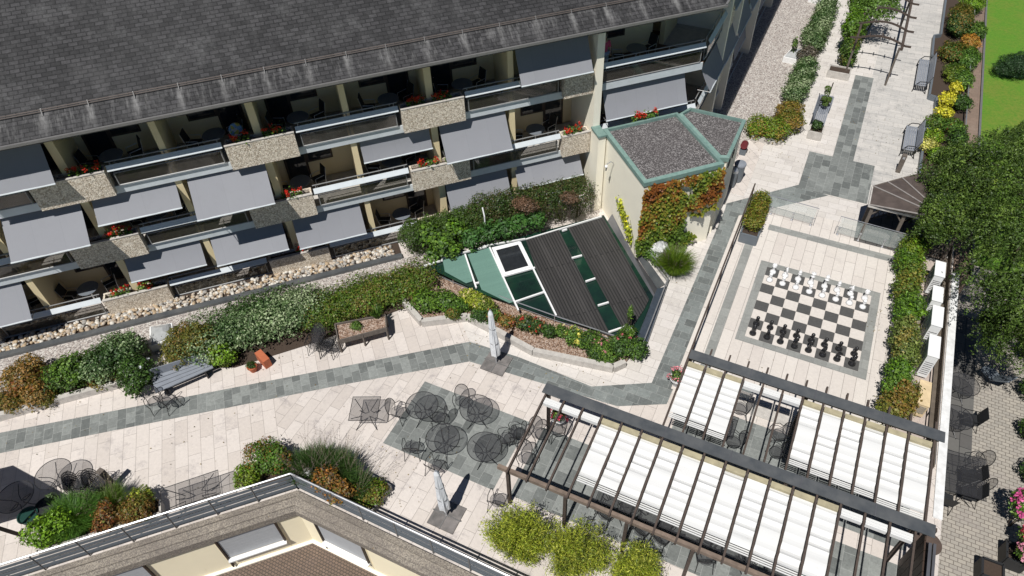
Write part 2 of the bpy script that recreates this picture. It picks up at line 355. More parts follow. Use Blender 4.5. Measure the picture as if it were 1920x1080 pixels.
# ================================================================ MAIN BUILDING
ROOFP = radians(28); RN, RZ = -5.97, 8.46
sl_v = (-nA[0]*cos(ROOFP), -nA[1]*cos(ROOFP), sin(ROOFP))
SH = dict(stain=(.12, .12, .12), stain_amt=.32, fine=.65, rough=.8, bmp=.9)
SC1, SC2, SCM = (.018, .0176, .019), (.056, .054, .057), (.005, .005, .006)
eP = FA.P(0, RN, RZ)
M['shingle'] = bricks('slate_shingles', uA, sl_v, .30, .155, SC1, SC2, SCM, .014, .5, streak=((.14, .137, .137), (1.6, .8, 1), .22), P0=eP, **SH)
M['shingle2'] = bricks('slate_shingles_end', Y_, (-cos(ROOFP), 0, sin(ROOFP)), .30, .155, SC1, SC2, SCM, .014, .5, **SH)
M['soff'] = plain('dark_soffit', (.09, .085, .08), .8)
BL = thing('residential_building', FA.P(-20, -9, 0), 'long three storey building with dark slate roof and grey awnings', 'building')
cx_ = -4.33                                        # eave line of the end wing
sc = (cx_ - RN*sin(AZ))/cos(AZ)                   # s of the corner
cor = FA.P(sc, RN, RZ)
hip = np.array([-(nA[0]+1), -nA[1], 0.]); hip /= np.linalg.norm(hip)
rate = tuple(-c for c in hip); dn = -(hip[0]*nA[0]+hip[1]*nA[1])
D = 17.
far = lambda d: tuple(np.array(cor)+hip*(d/dn)+np.array([0, 0, d*math.tan(ROOFP)]))
q0 = FA.P(-70, RN, RZ); q1 = FA.P(-70, RN-D, RZ+D*math.tan(ROOFP))
mb = MB().quad(q0, cor, far(D), q1); th = .12
mb.quad(*[(p[0], p[1], p[2]-th) for p in (q0, q1, far(D), cor)])
mb.quad(q0, (q0[0], q0[1], q0[2]-th), (cor[0], cor[1], cor[2]-th), cor)
def streaks(m):
    "pale run-off marks below each snow guard bracket"
    n = m.node_tree; N = n.nodes; L = n.links; b = N['Principled BSDF']; src = b.inputs['Base Color'].links[0].from_socket
    v = axes_vec(n, uA, sl_v, eP); s = N.new('ShaderNodeSeparateXYZ'); L.new(v, s.inputs[0])
    def mth(op, a, b_=None, c=None):
        x = N.new('ShaderNodeMath'); x.operation = op
        for i, q in enumerate((a, b_, c)):
            if q is None: continue
            if isinstance(q, bpy.types.NodeSocket): L.new(q, x.inputs[i])
            else: x.inputs[i].default_value = q
        return x.outputs[0]
    e0 = 200-sum(eP[i]*uA[i] for i in range(3)); wob = mth('MULTIPLY', mth('SUBTRACT', noise(n, 3, v, 3), .5), .25)
    fx = mth('FRACT', mth('DIVIDE', mth('ADD', mth('SUBTRACT', s.outputs[0], e0-34.83-1.365*.5), wob), 1.365))
    near = ramp(n, mth('ABSOLUTE', mth('SUBTRACT', fx, .5)), .03, .12, 1, 0)
    zone = mth('MULTIPLY', ramp(n, s.outputs[1], 200.82, 200.90, 1, 0), ramp(n, s.outputs[1], 199.9, 200.5, .25, 1))
    mp = N.new('ShaderNodeMapping'); mp.inputs['Scale'].default_value = (5, .7, 1); L.new(v, mp.inputs[0])
    nz = noise(n, 1.5, mp.outputs[0], 6, .75); f1 = mth('MULTIPLY', mth('MULTIPLY', near, ramp(n, nz, .35, .6)), .6)
    f2 = mth('MULTIPLY', ramp(n, nz, .5, .68), .4); f = mth('MULTIPLY', mth('MAXIMUM', f1, f2), zone)
    L.new(mixc(n, f, src, (.27, .265, .26)), b.inputs['Base Color'])
streaks(M['shingle'])
rf = mb.build('roof', M['shingle'], BL)
e2 = (cx_, 70, RZ); e3 = (cx_-D, 70, RZ+D*math.tan(ROOFP))
mb = MB().quad(cor, e2, e3, far(D)).quad(cor, (cor[0], cor[1], cor[2]-th), (e2[0], e2[1], e2[2]-th), e2)
mb.build('roof', M['shingle2'], BL)
mb = MB(); mb.fb(FA, -70, sc-.02, RN-1.2, RN+.0, RZ-.19, RZ-.125)
mb.build('soffit', M['soff'], BL)
g1 = MB(); g1.fb(FA, -70, sc+.1, RN+.005, RN+.09, RZ-.11, RZ-.02); g1.build('gutter', M['rail'], BL)
g1 = MB(); g1.prism(R4(cx_+.005, cx_+.09, cor[1], 70), RZ-.11, RZ-.02); g1.build('gutter', M['rail'], BL)
# snow guard
sd = .86; gn, gz = RN-sd*cos(ROOFP), RZ+sd*sin(ROOFP)
mb = MB().tube([FA.P(-60, gn, gz+.10), FA.P(sc-.4, gn, gz+.10)], .017).tube([FA.P(-60, gn+.03, gz+.05), FA.P(sc-.4, gn+.03, gz+.05)], .013)
sg = mb.build('snow_guard', plain('rusty_pipe', (.16, .13, .115), .6, .3), BL)
s = -34.83
while s < sc-.5:
    MB().beam(FA.P(s, gn-.12, gz-.02), FA.P(s, gn, gz+.13), .025, .02).beam(FA.P(s, gn, gz+.13), FA.P(s, gn+.12, gz-.05), .025, .012).build('bracket', M['rail'], sg); s += 1.365
# floors
FLO = (0., 2.8, 5.6); NB = -8.75; NF = -6.8
def facade(fr, s0, s1, cents, mids, awn, ends, root, tabl, skip_planter=(), end_n=NF):
    "cents: partition walls carrying troughs; mids: columns half way; awn: {(floor, s0, s1): (n, z)}"
    for k, z in enumerate(FLO):
        top = z+2.45 if k < 2 else 8.2
        mb = MB().fb(fr, s0, s1, NB-.35, NF-.05, z-.27, z-.004); mb.build('balcony_floor', M['concr'], root)
        mb = MB().fb(fr, s0, s1, NF-.05, NF, z-.25, z+.055); mb.build('slab_edge', M['slab'], root)
        cuts = sorted(cents+mids); w = MB(); 
        w.fb(fr, s0, s1, NB-.2, NB, z, top+.4)
        w.build('back_wall', M['cream_w'], root)
    for c in mids:
        mb = MB()
        for z in FLO: mb.fb(fr, c-.11, c+.11, NB, NF-.08, z, z+2.54 if z < 5 else 8.12)
        mb.build('column_wall', M['cream_w'], root)
    for c in cents:
        mb = MB()
        for z in FLO: mb.fb(fr, c-.13, c+.13, NB, NF-.12, z, z+2.54 if z < 5 else 8.12)
        mb.build('partition_wall', M['cream_w'], root)
def trough(fr, a, b, z, root):
    p = MB().fb(fr, a, b, -6.62, -6.55, z-.14, z+.86).fb(fr, a, a+.07, -7.02, -6.62, z-.14, z+.86).fb(fr, b-.07, b, -7.02, -6.62, z-.14, z+.86)
    p.fb(fr, a+.07, b-.07, -7.02, -6.95, z-.14, z+.86)
    o = p.build('flower_trough', M['agg'], root)
    MB().fb(fr, a+.07, b-.07, -6.95, -6.62, z+.3, z+.72).build('soil', M['soil'], o)
    MB().fb(fr, a-.01, b+.01, -6.66, -6.535, z+.86, z+.885).build('rim', M['concr'], o)
M['railm'] = plain('dull_rail', (.30, .30, .295), .5, .2, var=.15)
def railing(fr, a, b, z, root, sh=0):
    mb = MB().tube([fr.P(a, -6.85, z+1.04), fr.P(b, -6.85, z+1.04)], .022)
    n = max(2, int((b-a)/1.3)+1)
    for i in range(n):
        s = a+.12+(b-a-.24)*i/(n-1); mb.beam(fr.P(s, -6.85, z), fr.P(s, -6.85, z+1.04), .03, .03)
    for zz in (z+.62, z+.12): mb.tube([fr.P(a+.12, -6.74, zz), fr.P(b-.12, -6.74, zz)], .02, 4)
    for s in (a+.12, b-.12): mb.tube([fr.P(s, -6.74, z+.12), fr.P(s, -6.74, z+.62)], .02, 4)
    o = mb.build('balcony_railing', M['railm'], root)
    mb = MB(); p = [fr.P(a, -6.74, z+.97), fr.P(b, -6.74, z+.97), fr.P(b, -6.62, z+.80), fr.P(a, -6.62, z+.80)]
    mb.hexa([(q[0], q[1], q[2]-.02) for q in p], p); mb.build('rail_board', M['slab'], o)
    MB().fb(fr, a+.14, b-.14, -6.75, -6.74, z+.14, z+.60).build('glass_panel', seeg, o)
seeg = seethru('smoked_glass', (.06, .055, .045), .5, .05, True)
def awnmat():
    m, n, b, N, L = nmat('awning_cloth'); v = axes_vec(n, uA, (0, 0, 1)); x = N.new('ShaderNodeTexBrick'); L.new(v, x.inputs['Vector']); x.offset = 0
    x.inputs['Scale'].default_value = 1; x.inputs['Brick Width'].default_value = .92; x.inputs['Row Height'].default_value = 500; x.inputs['Mortar Size'].default_value = .008
    x.inputs['Color1'].default_value = (.225, .23, .25, 1); x.inputs['Color2'].default_value = (.233, .238, .257, 1); x.inputs['Mortar'].default_value = (.21, .215, .235, 1)
    p = pos(n); c = mixc(n, ramp(n, noise(n, 2.5, p, 7, .75), .5, .75, 0, .25), x.outputs['Color'], (.19, .19, .20)); L.new(c, b.inputs['Base Color']); b.inputs['Roughness'].default_value = .8
    return m
awn_m = awnmat()
def awning(fr, a, b, ceil, nb, zb, root):
    p0, p1 = (-6.9 if ceil > 6 else -7.0, ceil), (nb, zb); mb = MB()
    nu, nv = 9, 8; g = []
    for j in range(nv+1):
        v = j/nv
        for i in range(nu+1):
            u = i/nu; sg_ = .045*sin(pi*v)*(.75+.25*sin(pi*u))+.008*sin(u*17+v*5+a)*v
            g.append(fr.P(a+(b-a)*u, p0[0]+(p1[0]-p0[0])*v-sg_*.6, p0[1]+(p1[1]-p0[1])*v-sg_*.8))
    mb.add(g, [(j*(nu+1)+i, j*(nu+1)+i+1, (j+1)*(nu+1)+i+1, (j+1)*(nu+1)+i) for j in range(nv) for i in range(nu)]); o = mb.build('awning', awn_m, root, True)
    MB().tube([fr.P(a-.01, nb, zb-.02), fr.P(b+.01, nb, zb-.02)], .032).build('front_bar', M['slab'], o)
    MB().tube([fr.P(a-.02, p0[0], ceil+.01), fr.P(b+.02, p0[0], ceil+.01)], .055, 8).build('roller', M['rail'], o)
    for s in (a+.03, b-.03): MB().tube([fr.P(s, -6.9, max(zb-.25, ceil-1.25)), fr.P(s, nb, zb-.04)], .014, 4).build('arm', M['rail'], o)
def backwall(fr, c, m, z, root):
    "door near the partition c, window beside it, towards column m"
    d = 1 if m > c else -1; h = 2.15
    a, b = sorted((c+d*.42, c+d*1.32))
    o = MB().fb(fr, a, b, NB, NB+.05, z+.03, z+h).build('door', M['wood_d'], root)
    MB().fb(fr, a+.09, b-.09, NB+.05, NB+.06, z+.12, z+h-.1).build('pane', M['pane'], o)
    a, b = sorted((c+d*1.32, c+d*2.35))
    o = MB().fb(fr, a, b, NB, NB+.045, z+.85, z+h).build('window', M['wood_d'], root)
    MB().fb(fr, a+.07, b-.07, NB+.045, NB+.055, z+.93, z+h-.1).build('pane', M['pane'], o)
CENT = [-36.95, -30.63, -24.3, -17.95, -11.65]; MID = [-33.8, -27.45, -21.12, -14.78, -8.48]
facade(FA, -46, -5.16, CENT, MID, None, None, BL, None)
for k, z in enumerate(FLO):
    for c in CENT[1:]: trough(FA, c-1.2, c+1.2, z+(0 if k else .02), BL)
    for i, c in enumerate(CENT):
        b = CENT[i+1]-1.28 if i+1 < len(CENT) else -6.48
        if i: railing(FA, c+1.28, b, z, BL)
        for m in (MID[i],):
            if i: backwall(FA, c, m, z, BL)
        if i: backwall(FA, CENT[i+1] if i+1 < len(CENT) else -5.16, MID[i], z, BL)
    trough(FA, -6.42, -5.2, z, BL) if k else None
AW = [(2, -27.35, -24.5, -6.15, 6.67), (2, -30.4, -27.6, -6.15, 6.67), (2, -8.3, -5.4, -6.15, 6.67),
      (1, -26.98, -24.44, -5.75, 4.25), (1, -24.07, -21.24, -6.28, 4.57), (1, -20.83, -18.08, -5.75, 4.25), (1, -14.55, -11.85, -6.7, 4.45), (1, -11.46, -8.76, -6.08, 4.02),
      (1, -30.4, -27.6, -6.2, 4.5), (0, -30.5, -27.72, -5.95, 1.4), (0, -24.13, -21.35, -6.38, 1.64), (0, -20.95, -18.2, -6.12, 1.65), (0, -17.8, -15.1, -6.26, 1.39), (0, -11.49, -8.8, -6.2, 1.22), (0, -8.45, -5.5, -6.36, 1.67)]
for k, a, b, n, z in AW: awning(FA, a, b, (2.5, 5.3, 7.9)[k], n, z, BL)
# end pier and the bay round the corner
MB().fb(FA, -5.16, -4.86, NB-.2, -6.42, 0, 8.0).build('end_pier', M['cream2'], BL)
fr = FA; s1 = -.2; yc = FA.P(s1, NF, 0)[1]; xc = FA.P(s1, NF, 0)[0]
for k, z in enumerate(FLO):
    top = z+2.45 if k < 2 else 8.05
    a = fr.P(-4.86, NB, 0)[:2]; b = fr.P(-4.86, NF, 0)[:2]; c = (xc, yc); d = (xc, 5.2); e = (xc-2, 5.2+.9)
    MB().prism([a, b, c, (xc, 9), (xc-2, 9)], z-.27, z-.004).build('balcony_floor', plain('brown_floor_tile', (.20, .115, .07), .7, vec='pos'), BL) if k else None
    if k:
        MB().fb(FA, -4.86, s1, NF, NF+.05, z-.25, z+.055).build('slab_edge', M['slab'], BL)
        railing(FA, -4.84, s1-.05, z, BL)
        MB().fb(FA, -4.86, -1.6, NB-.2, NB, z, top+.4).build('back_wall', M['cream_w'], BL)
        o = MB().fb(FA, -4.6, -3.7, NB, NB+.05, z+.03, z+2.15).build('door', M['wood_d'], BL)
        o = MB().fb(FA, -3.7, -2.9, NB, NB+.045, z+.85, z+2.15).build('window', M['wood_d'], BL)
        MB().fb(FA, -3.62, -2.98, NB+.045, NB+.055, z+.93, z+2.05).build('pane', M['pane'], o)
awning(FA, -4.57, -.86, 5.3, -6.4, 4.12, BL)
# core of the block so that nothing shows through
MB().fb(FA, -60, -1.7, -22, NB-.21, 0, 8.0).build('core_wall', M['cream_w'], BL)
# end wing, facing +x
FW = Fr(radians(90), xc+6.8-0.0, 0)      # n=-6.8 is x = xc
FW = Fr(radians(90), xc+6.8, 0)
wc = [yc+6.0, yc+12.3, yc+18.6, yc+24.9]
for k, z in enumerate(FLO):
    MB().fb(FW, yc+.3, yc+40, NF-.05, NF, z-.25, z+.055).build('slab_edge', M['slab'], BL)
    MB().fb(FW, yc+.9, yc+40, NB-.2, NB, z, z+2.6).build('back_wall', M['cream_w'], BL)
    MB().fb(FW, yc+.9, yc+40, NB, NF-.06, z-.26, z-.003).build('balcony_floor', M['concr'], BL)
    railing(FW, yc+.15, yc+3.0, z, BL) if k else None
    for i, c in enumerate([yc+3.15]+wc):
        trough(FW, c+.2, c+1.1, z, BL) if i == 0 and k else None
        railing(FW, c+.2, c+5.9, z, BL) if i and k else None
        ce = (2.5, 5.3, 7.9)[k]
        if i < 4:
            awning(FW, c+.25, c+2.9, ce, -6.4 if k else -6.8, ce-1.45, BL)
            if i: awning(FW, c+3.1, c+5.8, ce, -6.42 if k else -6.8, ce-1.35, BL)
    if k: awning(FW, yc+.5, yc+3.0, (2.5, 5.3, 7.9)[k], -6.35, (2.5, 5.3, 7.9)[k]-1.2, BL) if k < 2 else None
for c in [yc+3.15]+wc: MB().fb(FW, c-.15, c+.15, NB-.2, -6.5, 0, 8.0).build('pier', M['cream2'], BL)
MB().prism([(xc-2.2, yc+2), (xc-2.2, 60), (xc-12, 60), (xc-12, yc+2)], 0, 8).build('core_wall', M['cream_w'], BL)
for i in range(40):
    pass
# ---- balcony furniture
def balcony_table():
    t = thing('balcony_table', (0, 0, 0), 'x', 'table', world=False)
    MB().lathe([(.40, .70), (.41, .715), (.40, .73)], n=24).build('tabletop', M['table'], t)
    MB().tube([(0, 0, .03), (0, 0, .7)], .03).beam((-.25, 0, .02), (.25, 0, .02), .05, .04).beam((0, -.25, .02), (0, .25, .02), .05, .04).build('pedestal', M['alu'], t)
    return t
def balcony_chair():
    t = thing('balcony_chair', (0, 0, 0), 'x', 'chair', world=False)
    MB().box((0, 0, .44), (.44, .44, .035)).build('seat', M['black'], t)
    MB().hexa([(-.21, .2, .5), (.21, .2, .5), (.21, .23, .5), (-.21, .23, .5)], [(-.2, .3, .95), (.2, .3, .95), (.2, .33, .95), (-.2, .33, .95)]).build('backrest', M['black'], t)
    for x in (-.22, .22):
        MB().tube([(x, .2, 0), (x, .22, .45), (x, .32, .97)], .013, 5).build('leg', M['alu'], t)
        MB().tube([(x, -.22, 0), (x, -.2, .62), (x, .2, .64)], .013, 5).build('leg', M['alu'], t)
    return t
bt, bc = balcony_table(), balcony_chair(); used = set()
def put(proto, p, rz, label, group):
    if proto.name in used: return dup(proto, p, rz, label, group)
    used.add(proto.name); proto.location = p; proto.rotation_euler = (0, 0, rz); tag(proto, label, None, group); return proto
FLN = ('ground floor', 'middle floor', 'top floor')
BALC = [(2, -23.0, 1), (2, -19.5, -1), (2, -16.5, 1), (2, -13.1, -1), (2, -10.2, 1), (1, -17.1, 1), (1, -7.2, -1), (1, -13.4, -1), (0, -29.0, 1), (0, -26.2, 1), (0, -13.4, -1), (1, -22.5, 1), (2, -2.8, 1)]
BNM = {(2, -23.0): 'left of the column, second bay from the left', (2, -19.5): 'left bay beside the blue patterned cushion', (2, -16.5): 'between two flower troughs at the middle', (2, -13.1): 'left of the third trough', (2, -10.2): 'with flower pots, left of the long top awning', (1, -17.1): 'right of the second trough', (1, -7.2): 'beside the cream wall near the annex', (1, -13.4): 'under the short awning', (0, -29.0): 'at the lower left edge', (0, -26.2): 'left of the lowest left trough', (0, -13.4): 'above the green climbers', (1, -22.5): 'behind the left short awning', (2, -2.8): 'near the person in pink'}
for k, s, d in BALC:
    nm = BNM[(k, s)]; z = FLO[k]; mid = s
    put(bt, FA.P(mid, -7.75, z), 0, f'round table, {FLN[k]} balcony {nm}', 'balcony tables')
    put(bc, FA.P(mid-.75, -7.9, z), AZ+radians(75), f'left dark chair, {FLN[k]} balcony {nm}', 'balcony chairs')
    put(bc, FA.P(mid+.7, -8.05, z), AZ-radians(70), f'right dark chair, {FLN[k]} balcony {nm}', 'balcony chairs')
# ================================================================ FOLIAGE
def leafmesh(name, P, Nn, size, asp, cols, parent=None, rs=None, bend=.25):
    "P centres, Nn normals, size lengths, cols rgb per leaf -> one mesh of folded diamond leaves"
    n = len(P); rs = rs or np.random.RandomState(1)
    a = rs.normal(size=(n, 3)); Nn = Nn/np.linalg.norm(Nn, axis=1)[:, None]
    t = a - (a*Nn).sum(1)[:, None]*Nn; t /= np.linalg.norm(t, axis=1)[:, None]+1e-9; b = np.cross(Nn, t)
    s = size[:, None]; w_ = s*asp
    V = np.stack([P-t*s*.5, P+b*w_*.5+Nn*s*bend*.4-t*s*.05, P+t*s*.5-Nn*s*bend*.5, P-b*w_*.5+Nn*s*bend*.4-t*s*.05], 1).reshape(-1, 3)
    off = (0, 0, 0)
    if parent is not None: off = tuple(parent.get('_w', (0, 0, 0)))
    V = V-np.array(off)
    me = bpy.data.meshes.new(name); me.vertices.add(4*n); me.vertices.foreach_set('co', V.ravel())
    me.loops.add(4*n); me.loops.foreach_set('vertex_index', np.arange(4*n, dtype=np.int32))
    me.polygons.add(n); me.polygons.foreach_set('loop_start', np.arange(0, 4*n, 4, dtype=np.int32)); me.polygons.foreach_set('loop_total', np.full(n, 4, dtype=np.int32))
    at = me.color_attributes.new('tone', 'FLOAT_COLOR', 'CORNER')
    c = np.ones((n, 4)); c[:, :3] = cols; at.data.foreach_set('color', np.repeat(c, 4, 0).ravel())
    me.materials.append(LEAF); me.update(calc_edges=True); me.validate()
    ob = bpy.data.objects.new(name, me); COL.objects.link(ob)
    if parent is not None: ob.parent = parent; ob['_w'] = off
    return ob
def clump(P, k, seed):
    rs = np.random.RandomState(seed); f = np.zeros(len(P))
    for i in range(5):
        d = rs.normal(size=3)*k*(1+i*.6); f += np.sin(P@d+rs.uniform(0, 6))/(1+i*.4)
    return f/2
GREEN = [(.045, .10, .015), (.075, .15, .02), (.11, .19, .03), (.035, .07, .015)]
DKGRN = [(.022, .055, .012), (.035, .08, .016), (.055, .105, .025), (.018, .035, .01)]
BRGRN = [(.10, .20, .012), (.15, .27, .02), (.07, .14, .012), (.19, .30, .04)]
VARIEG = [(.075, .13, .05), (.17, .24, .12), (.05, .09, .03), (.27, .33, .20)]
AUTUMN = [(.16, .08, .025), (.10, .11, .02), (.22, .12, .03), (.09, .06, .02)]
RUSTY = [(.17, .055, .02), (.22, .11, .025), (.11, .09, .02), (.25, .15, .05)]
YGREEN = [(.22, .26, .03), (.32, .36, .04), (.14, .19, .02), (.10, .14, .02)]
BAMB = [(.27, .31, .03), (.19, .25, .025), (.34, .35, .05), (.11, .14, .02)]
YELL = [(.50, .46, .03), (.62, .56, .06), (.33, .34, .02), (.42, .40, .03)]
IVY = [(.15, .16, .015), (.22, .22, .02), (.28, .12, .02), (.11, .13, .015), (.25, .17, .02)]
OLIVE = [(.10, .10, .02), (.15, .13, .025), (.065, .08, .015), (.17, .10, .025)]
def pal(P, cols, seed, k=2.2, spread=.55):
    rs = np.random.RandomState(seed); f = clump(P, k, seed)+rs.normal(size=len(P))*spread
    idx = np.clip(((f+1.1)/2.2*len(cols)).astype(int), 0, len(cols)-1)
    c = np.array(cols)[idx]; return c*rs.uniform(.7, 1.75, (len(P), 1))*[1.04, 1.02, .95]
def crown(name, blobs, n, size, cols, parent, seed=1, asp=.6, up=.35, thick=.5, lump=.21, k=2.2, zmin=None, cover=1.0):
    "blobs (x,y,z,rx,ry,rz): leaf clusters through the outer part of each ellipsoid"
    rs = np.random.RandomState(seed); B = np.array(blobs, float)
    size = size*(.86 if size > .055 else 1)
    ar = (4*pi*((B[:, 3]*B[:, 4])**1.6/3+(B[:, 3]*B[:, 5])**1.6/3+(B[:, 4]*B[:, 5])**1.6/3)**(1/1.6)).sum()
    n = int(max(n, min(26000, cover*ar/(size*size*asp*.55))))
    wgt = (B[:, 3]*B[:, 4]+B[:, 3]*B[:, 5]+B[:, 4]*B[:, 5]); wgt /= wgt.sum()
    ib = rs.choice(len(B), n, p=wgt); d = rs.normal(size=(n, 3)); d /= np.linalg.norm(d, axis=1)[:, None]
    d[:, 2] = np.where(rs.rand(n) < .6, np.abs(d[:, 2]), d[:, 2])
    r = 1-thick*rs.rand(n)**1.7+(rs.rand(n) < .06)*rs.uniform(.03, .22, n)
    r *= 1+lump*clump(d*2+ib[:, None], 1.8, seed+3)+rs.normal(size=n)*.03
    P = B[ib, :3]+d*B[ib, 3:6]*r[:, None]
    keep = P[:, 2] > (zmin if zmin is not None else .03); P = P[keep]; d = d[keep]
    nn = d+rs.normal(size=d.shape)*.55; nn[:, 2] += up
    return leafmesh(name, P, nn, size*rs.choice([.6, .85, 1.1, 1.55], len(P))*rs.uniform(.8, 1.2, len(P)), asp*rs.uniform(.7, 1.3, (len(P), 1)), pal(P, cols, seed, k), parent, rs)
def stems(parent, blobs, base, seed=1, r=.02, name='stems', n=5):
    rg = random.Random(seed); mb = MB()
    for b in blobs:
        for i in range(n):
            x, y = b[0]+rg.uniform(-.12, .12), b[1]+rg.uniform(-.12, .12)
            tx, ty, tz = b[0]+rg.uniform(-.7, .7)*b[3], b[1]+rg.uniform(-.7, .7)*b[4], b[2]+rg.uniform(-.1, .6)*b[5]
            mb.tube([(x, y, base), ((x+tx)/2+.03, (y+ty)/2, (base+tz)/2), (tx, ty, tz)], [r, r*.7, r*.3], 4)
    return mb.build(name, M['bark'], parent)
def bush(name, label, cat, blobs, n, size, cols, seed=1, group=None, base=0., asp=.6, up=.35, core=True, fl=None, **k):
    t = thing(name, (blobs[0][0], blobs[0][1], base), label, cat, group)
    crown('foliage', blobs, n, size, cols, t, seed, asp, up, zmin=base+.02, **k)
    stems(t, blobs, base, seed)
    if fl:
        c, m, fs = fl; rs = np.random.RandomState(seed+9); B = np.array(blobs); ib = rs.randint(len(B), size=m)
        d = rs.normal(size=(m, 3)); d[:, 2] = abs(d[:, 2])+.3; d /= np.linalg.norm(d, axis=1)[:, None]
        P = np.repeat(B[ib, :3]+d*B[ib, 3:6]*1.03, 9, 0)+rs.normal(size=(m*9, 3))*fs*.35
        leafmesh('blossoms', P, np.repeat(d, 9, 0)+rs.normal(size=(m*9, 3))*.5, np.full(m*9, fs)*rs.uniform(.6, 1.1, m*9), .9, np.array(c)*rs.uniform(.7, 1.2, (m*9, 1)), t, rs)
    return t
def grass(name, label, c, n, length, spread, cols, seed=1, group=None, base=0., rad=.25, wid=.012, cat='grass tuft', droop=.5, tilt=(0, 0), plume=None):
    t = thing(name, (c[0], c[1], base), label, cat, group); rs = np.random.RandomState(seed)
    V = []; F = []; K = []
    pts = []
    for i in range(n):
        a = rs.uniform(0, 2*pi); rr = rad*rs.rand()**.5; q = np.array([c[0]+rr*cos(a), c[1]+rr*sin(a), base])
        a += rs.normal()*.5; L_ = length*rs.uniform(.55, 1.1); sp = spread*rs.uniform(.1, 1)
        dv = np.array([cos(a)*sp+tilt[0], sin(a)*sp+tilt[1], 0]); sd_ = np.array([-sin(a), cos(a), 0])*wid*rs.uniform(.6, 1.3)
        p1 = q+dv*L_*.35+np.array([0, 0, L_*.55]); p2 = q+dv*L_*(1)+np.array([0, 0, L_*(.95-droop*sp)])
        k = len(V); V += [q-sd_, q+sd_, p1+sd_*.8, p1-sd_*.8, p2]; F += [(k, k+1, k+2, k+3), (k+3, k+2, k+4)]
        col = np.array(cols[rs.randint(len(cols))])*rs.uniform(.7, 1.3); K += [col]*7
    off = np.array(t['_w']); me = bpy.data.meshes.new('blades'); me.from_pydata([tuple(v-off) for v in V], [], F)
    at = me.color_attributes.new('tone', 'FLOAT_COLOR', 'CORNER'); cc = np.ones((len(K), 4)); cc[:, :3] = K; at.data.foreach_set('color', cc.ravel())
    me.materials.append(LEAF); o = bpy.data.objects.new('blades', me); COL.objects.link(o); o.parent = t
    if plume:
        m, Lp, colp = plume; V = []; F = []; P = []; 
        mb = MB()
        for i in range(m):
            a = rs.uniform(0, 2*pi); sp = spread*rs.uniform(.2, 1); q = np.array([c[0]+rad*.5*cos(a), c[1]+rad*.5*sin(a), base])
            e = q+np.array([cos(a)*sp*Lp+tilt[0]*Lp, sin(a)*sp*Lp+tilt[1]*Lp, Lp*(1-.25*sp)])
            mb.tube([q, (q*.45+e*.55)+np.array([0, 0, .06]), e], [.004, .003, .002], 3)
            for j in range(9): P.append(q*(.38-j*.045)+e*(.62+j*.045)+rs.normal(size=3)*.012)
        mb.build('stalks', plain('dry_stalk', (.24, .20, .14), .8), t); P = np.array(P)
        leafmesh('plumes', P, rs.normal(size=P.shape)+[0, 0, .4], rs.uniform(.03, .06, len(P)), .3, np.array(colp)*rs.uniform(.7, 1.3, (len(P), 1)), t, rs)
    return t
def line_blobs(pts, w_, h, step=.5, base=0., seed=1, jit=.12, vary=.15):
    rg = random.Random(seed); out = []
    for (x0, y0), (x1, y1) in zip(pts[:-1], pts[1:]):
        L_ = math.hypot(x1-x0, y1-y0); k = max(1, int(L_/step))
        for i in range(k+1):
            t = i/k; q = 1+rg.uniform(-vary, vary)
            out.append((x0+(x1-x0)*t+rg.uniform(-jit, jit), y0+(y1-y0)*t+rg.uniform(-jit, jit), base+h*.5*q, w_*.5*q, w_*.5*q, h*.5*q))
    return out
# ---- geraniums in the troughs
RED = (.62, .02, .012)
def gera(fr, a, b, z, label, seed, n=1, red=RED, nn=-6.78):
    p = fr.P((a+b)/2, nn, z)
    t = thing('geranium', p, label, 'flowers', 'red geraniums in the balcony troughs'); rs = np.random.RandomState(seed)
    m = int((b-a)*230); S = rs.uniform(a, b, m); NN = nn+rs.normal(size=m)*.09; Z = z+np.abs(rs.normal(size=m))*.12
    P = np.array([fr.P(S[i], NN[i], Z[i]) for i in range(m)]); leafmesh('foliage', P, rs.normal(size=P.shape)+[0, 0, 1], rs.uniform(.05, .1, m), .9, pal(P, GREEN, seed), t, rs)
    m = int((b-a)*11)+2; S = rs.uniform(a, b, m); NN = nn+.05+rs.normal(size=m)*.1; Z = z+.16+rs.rand(m)*.16
    P = np.repeat(np.array([fr.P(S[i], NN[i], Z[i]) for i in range(m)]), 16, 0)+rs.normal(size=(m*16, 3))*.034
    leafmesh('blossoms', P, rs.normal(size=P.shape)+[0, -.4, .8], rs.uniform(.035, .065, m*16), .95, np.array(red)*rs.uniform(.6, 1.15, (m*16, 1)), t, rs)
GE = [(2, -24.2, -23.2, 'on the top left trough'), (2, -18.9, -18.2, 'left of two on the top trough with the cream inner wall'), (2, -17.8, -17.0, 'right of two on the second top trough'), (2, -12.6, -11.9, 'left of two on the third top trough'), (2, -11.6, -10.9, 'right of two on the third top trough'),
      (1, -24.2, -23.3, 'on the left trough of the middle floor'), (1, -17.9, -17.1, 'on the middle floor trough beside the yellow floor strip'), (1, -12.5, -11.7, 'left of two on the third middle floor trough'), (1, -11.4, -11.1, 'small one close to the long middle awning'), (1, -6.3, -5.5, 'on the small middle floor trough by the end pier'),
      (0, -25.2, -24.5, 'left of two on the lowest left trough'), (0, -24.2, -23.6, 'right of two on the lowest left trough'), (0, -18.0, -17.7, 'sparse one on the lowest middle trough')]
for i, (k, a, b, l) in enumerate(GE): gera(FA, a, b, FLO[k]+.84, 'red geraniums '+l, 20+i)
gera(FA, -3.5, -2.3, 3.95, 'red geraniums with small white flowers at the back edge of the annex roof', 44, nn=-6.28)
